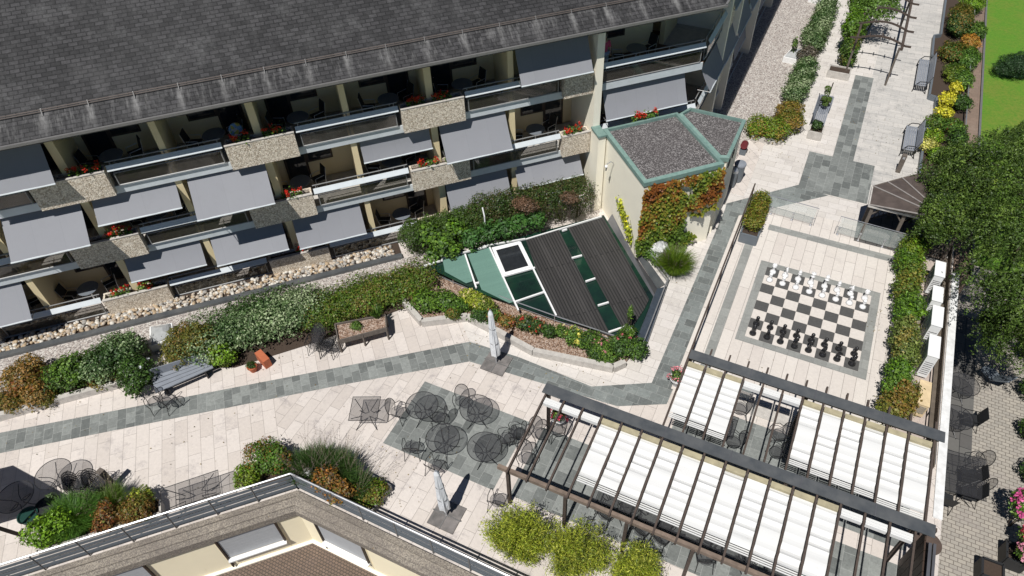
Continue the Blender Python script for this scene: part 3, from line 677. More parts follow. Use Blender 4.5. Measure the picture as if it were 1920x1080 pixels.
# ================================================================ ANNEX
AN = thing('annex', FA.P(-3.2, -4, 0), 'cream rendered annex with copper edged gravel roofs and a creeper on its front', 'building')
H = 4.0; a0, a1, n0_, n1_ = -4.85, -1.46, -6.1, -2.28
MB().fb(FA, a0+.04, a1-.04, n0_+.04, n1_-.04, 0, H-.22).build('wall', M['cream2'], AN)
p2 = [(-2.86, .62), (-2.62, .80), (-2.62, 3.86), (-4.8, 3.86), FA.P(a1-.04, n0_+.04, 0)[:2]]
p2 = [FA.P(a1-.035, -2.9, 0)[:2], (-2.62, 1.12), (-2.62, 3.86), (-4.95, 3.86), FA.P(a1-.035, n0_+.1, 0)[:2]]
MB().prism(p2, 0, H-.24).build('wall', M['cream2'], AN)
def rimroof(poly, z, w_, root):
    n = len(poly); a = sum(poly[i][0]*poly[(i+1) % n][1]-poly[(i+1) % n][0]*poly[i][1] for i in range(n))
    if a < 0: poly = poly[::-1]
    P = [np.array(p) for p in poly]; inn = []
    for i in range(n):
        d1 = P[i]-P[i-1]; d1 /= np.linalg.norm(d1); d2 = P[(i+1) % n]-P[i]; d2 /= np.linalg.norm(d2)
        n1 = np.array([-d1[1], d1[0]]); n2 = np.array([-d2[1], d2[0]]); m = (n1+n2)/(1+n1@n2); inn.append(P[i]+m*w_)
    mb = MB()
    for i in range(n):
        j = (i+1) % n; q = [P[i], P[j], inn[j], inn[i]]
        mb.hexa([(*v, z-.2) for v in q], [(*q[0], z-.015), (*q[1], z-.015), (*q[2], z+.02), (*q[3], z+.02)])
    mb.build('roof_coping', M['copper'], root)
    MB().quad(*[(*v, z-.11) for v in inn]).build('gravel_roof', M['gravel_d'], root)
rimroof([FA.P(s, n, 0)[:2] for s, n in ((a0, n0_), (a1, n0_), (a1, n1_), (a0, n1_))], H, .15, AN)
rimroof([FA.P(a1+.012, -2.72, 0)[:2], (-2.56, 1.08), (-2.56, 3.93), (-4.92, 3.95), FA.P(a1+.012, n0_+.1, 0)[:2]], H-.03, .13, AN)
MB().fb(FA, -5.2, -4.87, -6.4, -5.72, 0, H-.1).build('fin_wall', M['cream2'], AN)
MB().fb(FA, -5.24, -4.86, -6.44, -5.66, H-.1, H-.02).build('roof_coping', M['copper'], AN)
MB().prism([(-2.615, 1.6), (-2.58, 1.6), (-2.58, 1.9), (-2.615, 1.9)], 3.1, 3.35).prism([(-2.615, 2.3), (-2.58, 2.3), (-2.58, 2.6), (-2.615, 2.6)], 3.1, 3.35).build('vent', M['dark'], AN)
t = thing('wall_camera', FA.P(-4.87, -4.9, 3.2), 'small white camera on a curved bracket on the cream side wall', 'camera')
MB().tube([FA.P(-4.86, -4.9, 3.1), FA.P(-5.0, -4.85, 3.25), FA.P(-5.2, -4.8, 3.2)], .022).build('bracket', M['alu'], t)
MB().ball(FA.P(-5.22, -4.8, 3.1), .07, 10).build('dome', M['white'], t); MB().tube([FA.P(-5.2, -4.8, 3.05), FA.P(-5.22, -4.8, 2.9)], .035).build('housing', M['rail'], t)
def Fpt(x, y, n0):
    d = ray(x, y); nn = np.array([sin(AZ), -cos(AZ)]); t = (n0-CAMP[:2]@nn)/(d[:2]@nn); return CAMP+t*d
def inpoly(x, y, poly):
    c = False; n = len(poly)
    for i in range(n):
        (x1, y1), (x2, y2) = poly[i], poly[i-1]
        if (y1 > y) != (y2 > y) and x < (x2-x1)*(y-y1)/(y2-y1)+x1: c = not c
    return c
iv = [Fpt(x, y, -2.26) for x, y in ((1209, 350), (1258, 338), (1276, 335), (1292, 330), (1356, 314), (1363, 330), (1352, 364), (1340, 384), (1318, 398), (1296, 404), (1281, 400), (1279, 436), (1296, 432), (1302, 440), (1286, 456), (1276, 474), (1225, 476), (1187, 474), (1194, 430), (1200, 395))]
ivs = [(p[:2]@np.array([cos(AZ), sin(AZ)]), p[2]) for p in iv]
hol = [(p[:2]@np.array([cos(AZ), sin(AZ)]), p[2]) for p in [Fpt(x, y, -2.26) for x, y in ((1273, 338), (1290, 346), (1304, 358), (1290, 363), (1277, 357))]]
hol2 = [(p[:2]@np.array([cos(AZ), sin(AZ)]), p[2]) for p in [Fpt(x, y, -2.26) for x, y in ((1276, 397), (1300, 391), (1335, 376), (1338, 381), (1310, 395), (1284, 403))]]
rs = np.random.RandomState(3); P = []
while len(P) < 9000:
    s, z = rs.uniform(-4.9, -1.42), rs.uniform(.0, 3.95)
    ss, zz = s+.05*sin(z*19), z+.05*sin(s*23)
    if inpoly(ss, zz, ivs) and not inpoly(ss, zz, hol) and not inpoly(ss, zz, hol2): P.append(FA.P(s, -2.27+abs(rs.normal())*.07+.06*(1+sin(s*9+z*5)), z))
P = np.array(P); t = thing('creeper', FA.P(-3.3, -2.2, 0), 'green and russet creeper covering the front wall of the annex', 'climber')
f = -.35+clump(P, 1.5, 8)+np.clip((P[:, 2]-1.6)*.5, -.6, .8)+rs.normal(size=len(P))*.35
cc = np.array([(.08, .14, .015), (.13, .19, .02), (.20, .23, .025), (.26, .22, .03), (.28, .13, .02), (.22, .07, .015)])[np.clip(((f+1.2)/2.4*6).astype(int), 0, 5)]*rs.uniform(.7, 1.25, (len(P), 1))
leafmesh('foliage', P, np.tile(np.array(nA), (len(P), 1))+rs.normal(size=P.shape)*.4+[0, 0, .5], rs.uniform(.07, .14, len(P)), .9, cc, t, rs)
P = np.array([(lambda q: FA.P(-4.87-abs(rs.normal())*.05, q[0], q[1]))((lambda u: (-4.0+u*1.3+rs.normal()*.12, 1.75-u*.95+rs.normal()*.14))(rs.rand())) for i in range(330)])
t = thing('creeper', FA.P(-4.9, -3.2, 0), 'small yellow-green creeper shoot on the blank side wall of the annex', 'climber')
leafmesh('foliage', P, rs.normal(size=P.shape)*.4+[-.7, -.2, .6], rs.uniform(.10, .18, len(P)), .7, pal(P, YELL[:1]+YGREEN[:2]+[(.4, .42, .04)], 4), t, rs)
MB().tube([FA.P(-4.86, -3.0, 1.6), FA.P(-4.87, -2.5, .9), FA.P(-4.87, -2.3, .3)], .006, 4).build('stem', M['bark'], t)
# bins beside the annex
t = thing('litter_bin', (*G2(1378, 333), 0), 'tall dark grey bin with flat blue-grey lid against the shaded annex wall', 'bin')
cb = G2(1381, 338); MB().lathe([(.22, .02), (.24, .85), (.24, .86)], (*cb, 0)).build('body', M['plast'], t); MB().lathe([(.26, .86), (.27, .93), (.25, .98), (.1, 1.0)], (*cb, 0)).build('lid', M['bench'], t)
cb = G2(1371, 349); t = thing('litter_bin', (*cb, 0), 'slim grey pedestal bin with shiny domed top in front of the flat-lidded bin', 'bin')
MB().lathe([(.15, .02), (.16, .8)], (*cb, 0)).build('body', M['plast'], t); MB().lathe([(.165, .8), (.15, .92), (.09, 1.0), (.02, 1.03)], (*cb, 0)).build('dome', M['alu'], t)
cb = G2(1392, 288); t = thing('hose_reel', (*cb, 0), 'dark red hose reel by the shaded annex wall', 'hose reel')
mb = MB(); k = mb.tube([(cb[0], cb[1]-.16, .55), (cb[0], cb[1]+.12, .5)], .17, 16); mb.build('drum', plain('dark_red', (.16, .025, .03), .5), t)
MB().box((cb[0], cb[1], .15), (.3, .3, .3)).build('stand', M['plast'], t)
# ================================================================ GLASS ROOF over the lower room
ga, gb = .305, -.09
GH = thing('glass_roof', at_plane(1040, 520, ga, gb), 'low sloping glass roof with white bars, dark and green roller blinds', 'glass roof')
def gp(pts, off): return [at_plane(x, y, ga+off, gb) for x, y in pts]
def gpoly(name, pts, off, mat, th=.015, par=None):
    p = gp(pts, off); return MB().hexa([(q[0], q[1], q[2]-th) for q in p], p).build(name, mat, par or GH)
pit = [(800, 500), (829, 483), (1132, 403), (1225, 556), (1192, 640), (1040, 597), (903, 550)]
gpoly('pane', pit, 0, M['pane_g'], .02)
gpoly('blind', [(830, 488), (872, 477), (886, 527), (874, 531), (834, 509)], .05, M['blind_g'])
gpoly('blind', [(877, 477), (918, 464), (962, 566), (955, 568), (903, 543)], .05, M['blind_g'])
gpoly('blind', [(986, 450), (1048, 431), (1142, 622), (1132, 622), (1044, 592), (1017, 540)], .06, M['blind_d'])
gpoly('blind', [(1065, 427), (1131, 407), (1217, 561), (1208, 580), (1186, 612), (1166, 613)], .06, M['blind_d'])
def gbar(a, b, w_=.06, off=.09, h=.07, par=None):
    p, q = gp([a, b], off); return MB().beam(p, q, w_, h).build('glazing_bar', M['white'], par or GH)
for a, b in [((918, 464), (972, 582)), ((975, 454), (1043, 592)), ((941, 519), (1003, 502)), ((966, 566), (1022, 547)), ((1054, 433), (1063, 430)), ((1072, 484), (1091, 479)), ((1098, 528), (1116, 522)), ((1121, 573), (1141, 567)), ((1141, 623), (1180, 610)), ((1180, 610), (1190, 626)), ((872, 477), (893, 540)), ((889, 532), (898, 530)), ((795, 499), (830, 488))]: gbar(a, b)
gpoly('window_sash', [(922, 464), (974, 452), (997, 500), (943, 516)], .16, M['white'], .07)
gpoly('pane', [(930, 469), (971.5, 458.5), (990.8, 498), (947.5, 510)], .168, M['pane'], .006)
for a, b in [((905, 462), (985, 448)), ((986, 449), (1128, 406)), ((828, 484), (912, 463))]: gbar(a, b, .05, .03)
# flashing and kerb around it
mb = MB(); zf = .62
mb.hexa([(*G2(*c, .0), 0.0) for c in ((1139, 414), (1148, 401), (1188, 474), (1232, 541), (1221, 562))], [(*G2(*c, zf-.0), z) for c, z in (((1139, 414), zf), ((1148, 401), zf), ((1188, 474), zf-.12), ((1230, 542), zf-.35), ((1221, 562), zf-.4))])
mb.build('flashing', M['sheet'], GH)
MB().hexa([(*G2(*c, 0), 0) for c in ((1190, 474), (1200, 472), (1248, 534), (1233, 541))], [(*G2(*c, .1), .1) for c in ((1190, 474), (1204, 474), (1246, 532), (1232, 541))]).build('flashing', M['zinc'], GH)
mb = MB(); q = [(*G2(*c, .3), .3) for c in ((1192, 640), (1214, 640), (1250, 537), (1232, 541))]
mb.hexa([(p[0], p[1], 0) for p in q], q); mb.build('gutter_trough', plain('blue_grey_metal', (.10, .125, .16), .3, .5, vec='pos'), GH)
mb = MB(); q = [(*G2(*c, .1), .1) for c in ((800, 508), (903, 552), (1040, 600), (1192, 646), (1190, 640), (1040, 593), (903, 545), (803, 502))]
mb.hexa([(p[0], p[1], 0) for p in q], [(p[0], p[1], .16) for p in q]); mb.build('kerb', M['sheet'], GH)
def guardrail(label, pts, h=.9, mat=None, post=1.5, panel=None, name='guard_rail', r=.024, low=None, cat='railing'):
    t = thing(name, (*pts[0], 0), label, cat); mat = mat or M['alu']
    MB().tube([(p[0], p[1], h) for p in pts], r, 6).build('handrail', mat, t)
    for a, b in zip(pts[:-1], pts[1:]):
        L_ = math.hypot(b[0]-a[0], b[1]-a[1]); n = max(1, round(L_/post))
        for i in range(n+(b == pts[-1])):
            x, y = a[0]+(b[0]-a[0])*i/n, a[1]+(b[1]-a[1])*i/n
            MB().beam((x, y, 0), (x, y, h), .035, .035).build('post', mat, t)
        if panel: MB().beam((a[0], a[1], h*.5), (b[0], b[1], h*.5), .012, h*.84).build('glass_panel', panel, t)
        for z in (low or []): MB().tube([(a[0], a[1], z), (b[0], b[1], z)], .014, 5).build('lower_rail', mat, t)
    return t
gr = [G2(*c, .5) for c in ((797, 499), (903, 543), (1040, 592), (1176, 637))]
guardrail('low silver handrail between the rose bed and the glass roof', gr, .5, low=[.25])
gr = [G2(*c, .5) for c in ((1207, 640), (1254, 518), (1208, 459))]
guardrail('angled silver handrail round the right corner of the glass roof, beside the long grass', gr, .5, low=[.25])
# ================================================================ CHESS SET
CW, CB = plain('glossy_white_plastic', (.80, .80, .80), .3, var=.03), plain('glossy_black_plastic', (.016, .016, .018), .28, var=.2)
def prof(kind):
    b = [(.125, 0), (.125, .035), (.115, .055), (.12, .07), (.085, .10), (.06, .13)]
    if kind == 'pawn': return b+[(.04, .24), (.065, .265), (.065, .28), (.04, .29), (.06, .315), (.07, .35), (.06, .385), (.03, .41), (.005, .42)]
    if kind == 'rook': return b+[(.055, .28), (.08, .31), (.085, .35), (.085, .42), (.06, .42), (.06, .39)]
    if kind == 'bishop': return b+[(.042, .30), (.075, .33), (.075, .345), (.045, .36), (.07, .40), (.065, .45), (.03, .50), (.018, .52), (.026, .535), (.015, .55), (.002, .555)]
    if kind == 'queen': return b+[(.045, .36), (.085, .39), (.085, .405), (.05, .425), (.055, .47), (.085, .545), (.07, .555), (.03, .57), (.028, .59), (.003, .605)]
    if kind == 'king': return b+[(.048, .38), (.088, .41), (.088, .425), (.052, .445), (.055, .49), (.08, .57), (.055, .595), (.012, .605)]
    if kind == 'knight': return b+[(.07, .16), (.075, .18), (.04, .2)]
PR = {}
def piece(kind, white):
    key = (kind, white)
    if key in PR: return PR[key]
    m = CW if white else CB; t = thing('chess_'+kind, (0, 0, 0), 'x', 'chess piece', world=False)
    mb = MB().lathe(prof(kind), n=22)
    if kind == 'knight':
        pl = [(-.06, .17), (.065, .17), (.075, .27), (.06, .36), (.03, .43), (.005, .47), (-.02, .43), (-.06, .40), (-.125, .345), (-.12, .31), (-.085, .30), (-.04, .32), (-.035, .27)]
        mb.hexa([(x, -.032, z) for x, z in pl], [(x, .032, z) for x, z in pl])
        mb.lathe([(.02, .43), (.018, .47), (.002, .49)], (.01, .022, 0), 6)
    if kind == 'rook':
        for i in range(6):
            a = i*pi/3; mb.box((.072*cos(a), .072*sin(a), .435), (.028, .045, .03), a)
    if kind == 'queen':
        for i in range(9): a = i*2*pi/9; mb.ball((.08*cos(a), .08*sin(a), .56), .014, 6)
    o = mb.build('body', m, t, True)
    if kind == 'king': MB().box((0, 0, .635), (.022, .022, .075)).box((0, 0, .64), (.065, .02, .02)).build('cross', m, t)
    if kind == 'bishop': pass
    MB().lathe([(.127, .001), (.127, .014)], n=22).build('base_pad', plain('felt_pad', (.03, .03, .03) if white else (.01, .01, .01), .9), t)
    PR[key] = t; t['fresh'] = 1; return t
def place_piece(kind, white, i, j, label, rz=0):
    t = piece(kind, white); rg = random.Random(i*17+j); p = (i*.5+.25+rg.uniform(-.02, .02), -j*.5-.25+rg.uniform(-.02, .02), .019)
    gname = ('white' if white else 'black')+' pieces on the giant chessboard'
    if t.get('fresh'): del t['fresh']; t.location = p; t.rotation_euler = (0, 0, rz); tag(t, label, None, gname)
    else: dup(t, p, rz, label, gname)
ORD = ('first', 'second', 'third', 'fourth', 'fifth', 'sixth', 'seventh', 'eighth')
back = ['rook', 'knight', 'bishop', 'queen', 'king', 'bishop', 'knight', 'rook']
SIDE = {0: 'at the left corner', 1: 'near the left corner', 2: 'left of the queen', 3: 'beside the king', 4: 'beside the queen', 5: 'right of the king', 6: 'near the right corner', 7: 'at the right corner'}
for i, k in enumerate(back):
    place_piece(k, True, i, 0, f'white chess {k} in the far row of the board, {SIDE[i]}', radians(-60+i*9))
    place_piece(k, False, i, 7, f'black chess {k} in the near row of the board, {SIDE[i]}', radians(100+i*13))
    place_piece('pawn', True, i, 1, f'{ORD[i]} white pawn from the left on the giant chessboard')
    place_piece('pawn', False, i, 6, f'{ORD[i]} black pawn from the left on the giant chessboard')
# ================================================================ PERGOLAS
def canvas_mat():
    m, n, b, N, L = nmat('white_canvas'); p = pos(n)
    c = mixc(n, ramp(n, noise(n, 3, p, 6, .8), .62, .75, 0, .5), (.67, .67, .655), (.40, .385, .35)); L.new(c, b.inputs['Base Color']); b.inputs['Roughness'].default_value = .8
    bump(n, b, noise(n, 8, p), .15); return m
CAN = canvas_mat(); YB = plain('cream_lath', (.42, .37, .24), .7, var=.3, scale=5, vec='pos')
def pergola(label, xs, yc, zc, yf, zf, ext_back, log, posts, blinds, stacked, cap):
    t = thing('pergola', (xs[0], yf, 0), label, 'pergola')
    sl = (zf-zc)/(yf-yc)
    for i, x in enumerate(xs):
        o = MB().beam((x, yc+ext_back, zc+sl*ext_back-.06), (x, yf-.18, zf-sl*.18*0-.06+.0), .055, .13).build('rafter', M['beam'], t)
    mb = MB().prism(R4(cap[0], cap[1], yc-.19, yc+.19), zc+.045, zc+.075); c = mb.build('ridge_cap', M['zinc'], t)
    mb = MB(); x = cap[0]+1.95
    while x < cap[1]: mb.box((x, yc, zc+.08), (.03, .385, .012)); x += 1.95
    mb.build('seam', M['sheet'], c)
    MB().beam((cap[0]+.05, yc+.1, zc-.22), (cap[1]-.05, yc+.1, zc-.22), .09, .16).build('ridge_beam', M['beam'], t)
    MB().beam((cap[0]-.25, yf, zf-.2), (cap[1]+.1, yf, zf-.2), .11, .15).build('front_beam', log, t)
    for x, y, z in posts:
        MB().beam((x, y, 0), (x, y, z), .1, .1).build('post', M['beam'], t)
    for i, f in blinds:        # bay i, covered fraction of its length
        x0, x1 = xs[i]+.045, xs[i+1]-.045; y0 = yc-.24; y1 = yc+(yf-yc)*f; n = 8 if i % 3 else 7
        mb = MB(); rows = []
        for k in range(n*4+1):
            u = k/(n*4); y = y0+(y1-y0)*u; fr_ = (u*n) % 1 if k < n*4 else 0; z = zc+sl*(y-yc)-.05-(.04+.03*sin(i*2.3+k//4)+.03*sin((k//4)*1.7+i*3))*(fr_**.8*(1-fr_)**1.1*3.2)
            rows.append((y, z))
        for a, b in zip(rows[:-1], rows[1:]): mb.quad((x0, a[0], a[1]), (x1, a[0], a[1]), (x1, b[0], b[1]), (x0, b[0], b[1]))
        o = mb.build('canvas_blind', CAN, t)
        MB().hexa([(x0, y0-.16, zc-.14), (x1, y0-.16, zc-.14), (x1, y0, zc-.06), (x0, y0, zc-.06)], [(x0, y0-.16, zc-.035), (x1, y0-.16, zc-.035), (x1, y0, zc-.02), (x0, y0, zc-.02)]).build('head_lath', YB, o)
        mb = MB()
        for q in range(3): mb.prism(R4(x0, x1, y1-.07*q-.03, y1-.07*q), zc+sl*(y1-yc)-.13+q*.012, zc+sl*(y1-yc)-.10+q*.012)
        mb.build('bottom_lath', CAN, o)
    for i in stacked:
        x0, x1 = xs[i]+.045, xs[i+1]-.045; mb = MB()
        for q in range(5): mb.prism(R4(x0, x1, yc-.24-.045*(q+1), yc-.24-.045*q-.005), zc-.20, zc-.06+.01*(q % 2))
        mb.build('folded_blind', CAN, t)
    return t
XL = [-5.06+.628*i for i in range(18)]
YC, ZC, YF, ZF = -10.78, 2.36, -13.60, 2.12
pergola('lower brown timber pergola with white canvas blinds, closest to the bamboo', XL, YC, ZC, YF, ZF, .22, M['log'],
        [(-5.08, -13.65, 1.92), (-3.25, -13.66, 1.92), (-1.41, -13.66, 1.92), (.45, -13.66, 1.92), (2.3, -13.66, 1.92), (4.15, -13.66, 1.92), (5.6, -13.66, 1.92), (-5.05, -10.72, 2.1), (-1.35, -10.72, 2.1), (2.3, -10.72, 2.1), (5.62, -10.72, 2.1)],
        [(3, .78), (4, .79), (5, .80), (6, .80), (7, .83), (8, .84), (9, .84), (10, .84), (11, .86), (12, .86), (13, .86)], [0, 1, 2, 14, 15, 16], (-5.18, 6.05))
XU = [-1.42+.6*i for i in range(13)]; XU[-1] = 5.86
pergola('upper brown timber pergola with white canvas blinds beside the chess court', XU, -7.66, 2.4, -10.5, 2.22, .5, M['beam'],
        [(-1.36, -7.6, 2.15), (2.3, -7.6, 2.15), (5.8, -7.6, 2.15)],
        [(0, .78), (1, .80), (2, .82), (6, .82), (7, .84), (8, .86), (9, .87), (10, .9), (11, .9)], [3, 4, 5], (-1.42, 6.1))
# steps and rails in the pergola gap
mb = MB().prism(R4(.4, 2.4, -6.9, -6.75), 0, .05).prism(R4(.4, 2.4, -7.35, -6.9), -.01, .03); solo(mb, 'pale_steps', M['concr'], 'pale stone steps between the upper pergola and the chess court', 'steps')
t = thing('step_handrail', (1.05, -7.2, 0), 'short white handrail on the pale steps, left one in the pergola gap', 'handrail', 'handrails on the steps')
MB().tube([(1.0, -7.4, 0), (1.0, -7.4, .85), (1.05, -6.7, .95)], .02).build('rail', M['white'], t)
dup(t, (2.35, -7.2, 0), None, 'short white handrail on the pale steps, right one in the pergola gap')
# wooden screen and disc at the right end
mb = MB()
for i in range(9): mb.prism(R4(5.93, 5.97, -13.3+i*.3, -13.02+i*.3), .05, 2.05)
o = solo(mb, 'board_screen', M['wood_d'], 'dark wooden board screen closing the right end of the lower pergola', 'screen')
solo(MB().prism(R4(6.02, 6.1, -13.4, -10.95), 0, 2.1).prism(R4(6.2, 6.27, -13.4, -10.8), 0, 1.9), 'end_panel', M['sheet'], 'pale metal end panel right of the dark board screen', 'panel')
c = G2(1741, 1018, 1.2); t = thing('umbrella_stand', (*c, -2.86), 'round brown metal disc on a pole beside the end of the pergola', 'stand')
MB().lathe([(.34, 4.03), (.35, 4.05), (.34, 4.07)], (*c, -2.86), 28).build('disc', plain('rust_brown', (.10, .07, .055), .6), t); MB().tube([(*c, -2.85), (*c, 1.2)], .03).build('pole', M['rail'], t)
# glass balustrades
guardrail('long brown handrail with glass between the slate path and the chess court', [(-1.55, 3.9), (-1.55, -7.4)], .98, M['beam'], 1.9, M['glass'], 'glass_balustrade', .03)
def balus(label, a, b):
    t = thing('glass_balustrade', (*a, 0), label, 'railing'); L_ = math.hypot(b[0]-a[0], b[1]-a[1]); d = ((b[0]-a[0])/L_, (b[1]-a[1])/L_)
    MB().tube([(*a, .12), (*a, 1.0), (*b, 1.0), (*b, .12)], .017).build('handrail', M['alu'], t)
    MB().beam((a[0]+d[0]*.06, a[1]+d[1]*.06, .54), (b[0]-d[0]*.06, b[1]-d[1]*.06, .54), .012, .80).build('glass_panel', M['glass'], t)
    n = max(1, round(L_/1.0))
    for i in range(n+1):
        x, y = a[0]+(b[0]-a[0])*min(max(i/n, .04), .96), a[1]+(b[1]-a[1])*min(max(i/n, .04), .96)
        MB().box((x, y, .03), (.09, .09, .06)).box((x, y, .2), (.03, .03, .4)).box((x, y-.02, .42), (.08, .03, .08)).build('clamp_post', M['alu'], t)
balus('left glass balustrade with silver rail above the chess court, beside the planter', (-1.45, 3.35), (1.25, 3.25))
balus('right glass balustrade with silver rail above the chess court, before the gazebo', (2.15, 3.1), (5.0, 3.0))
balus('short glass panel in the pergola gap left of the pale steps', (-.6, -6.85), (.85, -6.85))
balus('short glass panel in the pergola gap right of the pale steps', (2.4, -6.85), (3.6, -6.85))
# ================================================================ FURNITURE
def mesh_chair():
    t = thing('mesh_armchair', (0, 0, 0), 'x', 'chair', world=False); st = M['steel']
    n = 14; pl = [(.235*cos(2*pi*i/n), .225*sin(2*pi*i/n), .43+.01*cos(4*pi*i/n)) for i in range(n)]
    MB().hexa([(p[0], p[1], p[2]-.006) for p in pl], pl).tube(pl, .012, 5, closed=True).build('seat', M['mesh'], t)
    bk = []
    for i in range(n+1):
        a = pi*i/n; bk.append((.25*cos(a), .20+.05*sin(a)+.10*sin(a), .50+.42*sin(a)**.7))
    mb = MB(); c = [(b[0]*.55, b[1]-.0, b[2]*.5+.25) for b in bk]
    mb.hexa([(b[0], b[1]-.004, b[2]) for b in bk], [(b[0], b[1]+.004, b[2]) for b in bk]); mb.build('backrest', M['mesh'], t)
    MB().tube(bk, .013, 5).build('back_frame', st, t)
    MB().tube(pl, .012, 5, closed=True).build('seat_frame', st, t)
    for s in (-1, 1):
        MB().tube([(s*.25, .2, .5), (s*.29, .05, .64), (s*.29, -.18, .64), (s*.25, -.24, .56), (s*.24, -.22, .43)], .012, 5).build('armrest', st, t)
        MB().tube([(s*.22, -.20, .43), (s*.25, -.26, 0)], .012, 5).build('leg', st, t)
        MB().tube([(s*.22, .20, .50), (s*.22, .2, .43), (s*.25, .30, 0)], .012, 5).build('leg', st, t)
    return t
def round_table(r=.55):
    t = thing('round_mesh_table', (0, 0, 0), 'x', 'table', world=False)
    MB().lathe([(r, .715), (r, .722)], n=36).build('tabletop', M['mesh'], t)
    MB().tube([(r*cos(2*pi*i/36), r*sin(2*pi*i/36), .72) for i in range(36)], .012, 5, closed=True).build('rim', M['steel'], t)
    for i in range(4):
        a = i*pi/2+.5; c, s = cos(a), sin(a)
        MB().tube([(r*.8*c, r*.8*s, .71), (.16*c, .16*s, .55), (.07*c, .07*s, .35), (.22*c, .22*s, .14), (.46*c, .46*s, .0), (.5*c, .5*s, .02)], .013, 5).build('leg', M['steel'], t)
    return t
def rect_table(lx, ly, name='mesh_table'):
    t = thing(name, (0, 0, 0), 'x', 'table', world=False); q = R4(-lx/2, lx/2, -ly/2, ly/2)
    MB().prism(q, .715, .722).build('tabletop', M['mesh'], t)
    mb = MB().tube([(p[0], p[1], .72) for p in q], .014, 5, closed=True)
    if lx > 1.2:
        for x in (-lx/4, 0, lx/4): mb.tube([(x, -ly/2, .71), (x, ly/2, .71)], .008, 4)
        mb.tube([(-lx/2, 0, .71), (lx/2, 0, .71)], .008, 4)
    mb.build('rim', M['steel'], t)
    for sx in (-1, 1):
        for sy in (-1, 1):
            MB().tube([(sx*lx*.42, sy*ly*.42, .71), (sx*lx*.14, sy*ly*.12, .42), (sx*lx*.2, sy*ly*.2, .18), (sx*lx*.38, sy*ly*.42, 0)], .014, 5).build('leg', M['steel'], t)
    return t
mc, rt = mesh_chair(), round_table()
for c, l in [((791, 760), 'upper left round mesh table on the slate square'), ((893, 766), 'upper right round mesh table on the slate square'), ((830, 822), 'round mesh table in the middle front of the slate square'), ((908, 838), 'round mesh table at the right front of the slate square'), ((100, 889), 'round mesh table half in the shade at the left, beside the wooden bollard'), ((28, 932), 'round mesh table standing in full shade at the lower left corner')]:
    put(rt, (*G2(*c, .72), .02), random.Random(c[0]).uniform(0, 1.5), l, 'round mesh tables')
put(rect_table(.95, .95, 'square_mesh_table'), (*G2(684, 766, .72), .01), radians(25), 'square mesh table left of the slate square', None)
put(rect_table(1.75, .85, 'long_mesh_table'), (*G2(357, 921, .72), .01), radians(47), 'long rectangular mesh table close to the lower railing', None)
T_ = radians
CH = [((745, 772), 115-20, 'mesh armchair between the square table and the upper left round table'), ((866, 752), 25, 'mesh armchair behind the upper right round table'), ((822, 783), -60, 'mesh armchair between the upper left and the middle front round tables'), ((772, 838), 205, 'mesh armchair alone at the left front of the slate square'), ((816, 873), 175, 'mesh armchair just above the front parasol'), ((950, 822), -50, 'mesh armchair to the right of the right front round table'), ((968, 812), -60, 'mesh armchair tucked behind the one right of the front table'), ((1010, 812), 50, 'mesh armchair by the pergola corner post, left of two'), ((1043, 806), -50, 'mesh armchair under the flower tub in the open pergola bay'), ((985, 858), 30, 'mesh armchair at the left end of the pergola between the first beams'),
      ((933, 938), 185, 'mesh armchair at the corner post, left of the bamboo'), ((1135, 962), 165, 'first mesh armchair along the pale log of the pergola front'), ((1203, 992), 160, 'second mesh armchair along the pergola front'), ((1240, 1008), 160, 'third mesh armchair along the pergola front'), ((1322, 1046), 200, 'fourth mesh armchair along the pergola front, turned outwards'),
      ((1322, 800), 10, 'mesh armchair in shade below the left upper blinds'), ((1352, 812), -10, 'second mesh armchair in shade below the left upper blinds'), ((1376, 828), -70, 'mesh armchair at the edge of the pergola gap'), ((1388, 765), -80, 'mesh armchair hidden under the third upper blind'), ((1462, 815), -60, 'dark mesh armchair in the right of the pergola gap'), ((1458, 848), -70, 'dark mesh armchair nearer the ridge in the right of the pergola gap'),
      ((290, 752), 60, 'mesh armchair left of two by the long blue-grey bench'), ((316, 750), 165, 'mesh armchair right of two by the long blue-grey bench')]
for c, a, l in CH: put(mc, (*G2(*c, .43), .02), T_(a), l, 'wire mesh armchairs on the terrace')
lt = rect_table(1.2, .8, 'cafe_table')
for c, l in [((1150, 938), 'first dark mesh table under the lower pergola'), ((1225, 966), 'second dark mesh table under the lower pergola'), ((1300, 995), 'third dark mesh table under the lower pergola'), ((1375, 1026), 'fourth dark mesh table under the lower pergola'), ((1480, 1075), 'dark mesh table at the bottom edge under the lower pergola'), ((1345, 790), 'dark mesh table under the left upper blinds')]:
    put(lt, (*G2(*c, .72), .02), 0, l, 'mesh tables under the pergolas')
for k, (c, a) in enumerate([((1178, 950), 0), ((1250, 980), 0), ((1330, 1008), 0), ((1405, 1040), 0)]): put(mc, (*G2(*c, .43), .02), T_(a), f'{ORD[k]} armchair on the inner side of the tables under the lower pergola', 'wire mesh armchairs on the terrace')
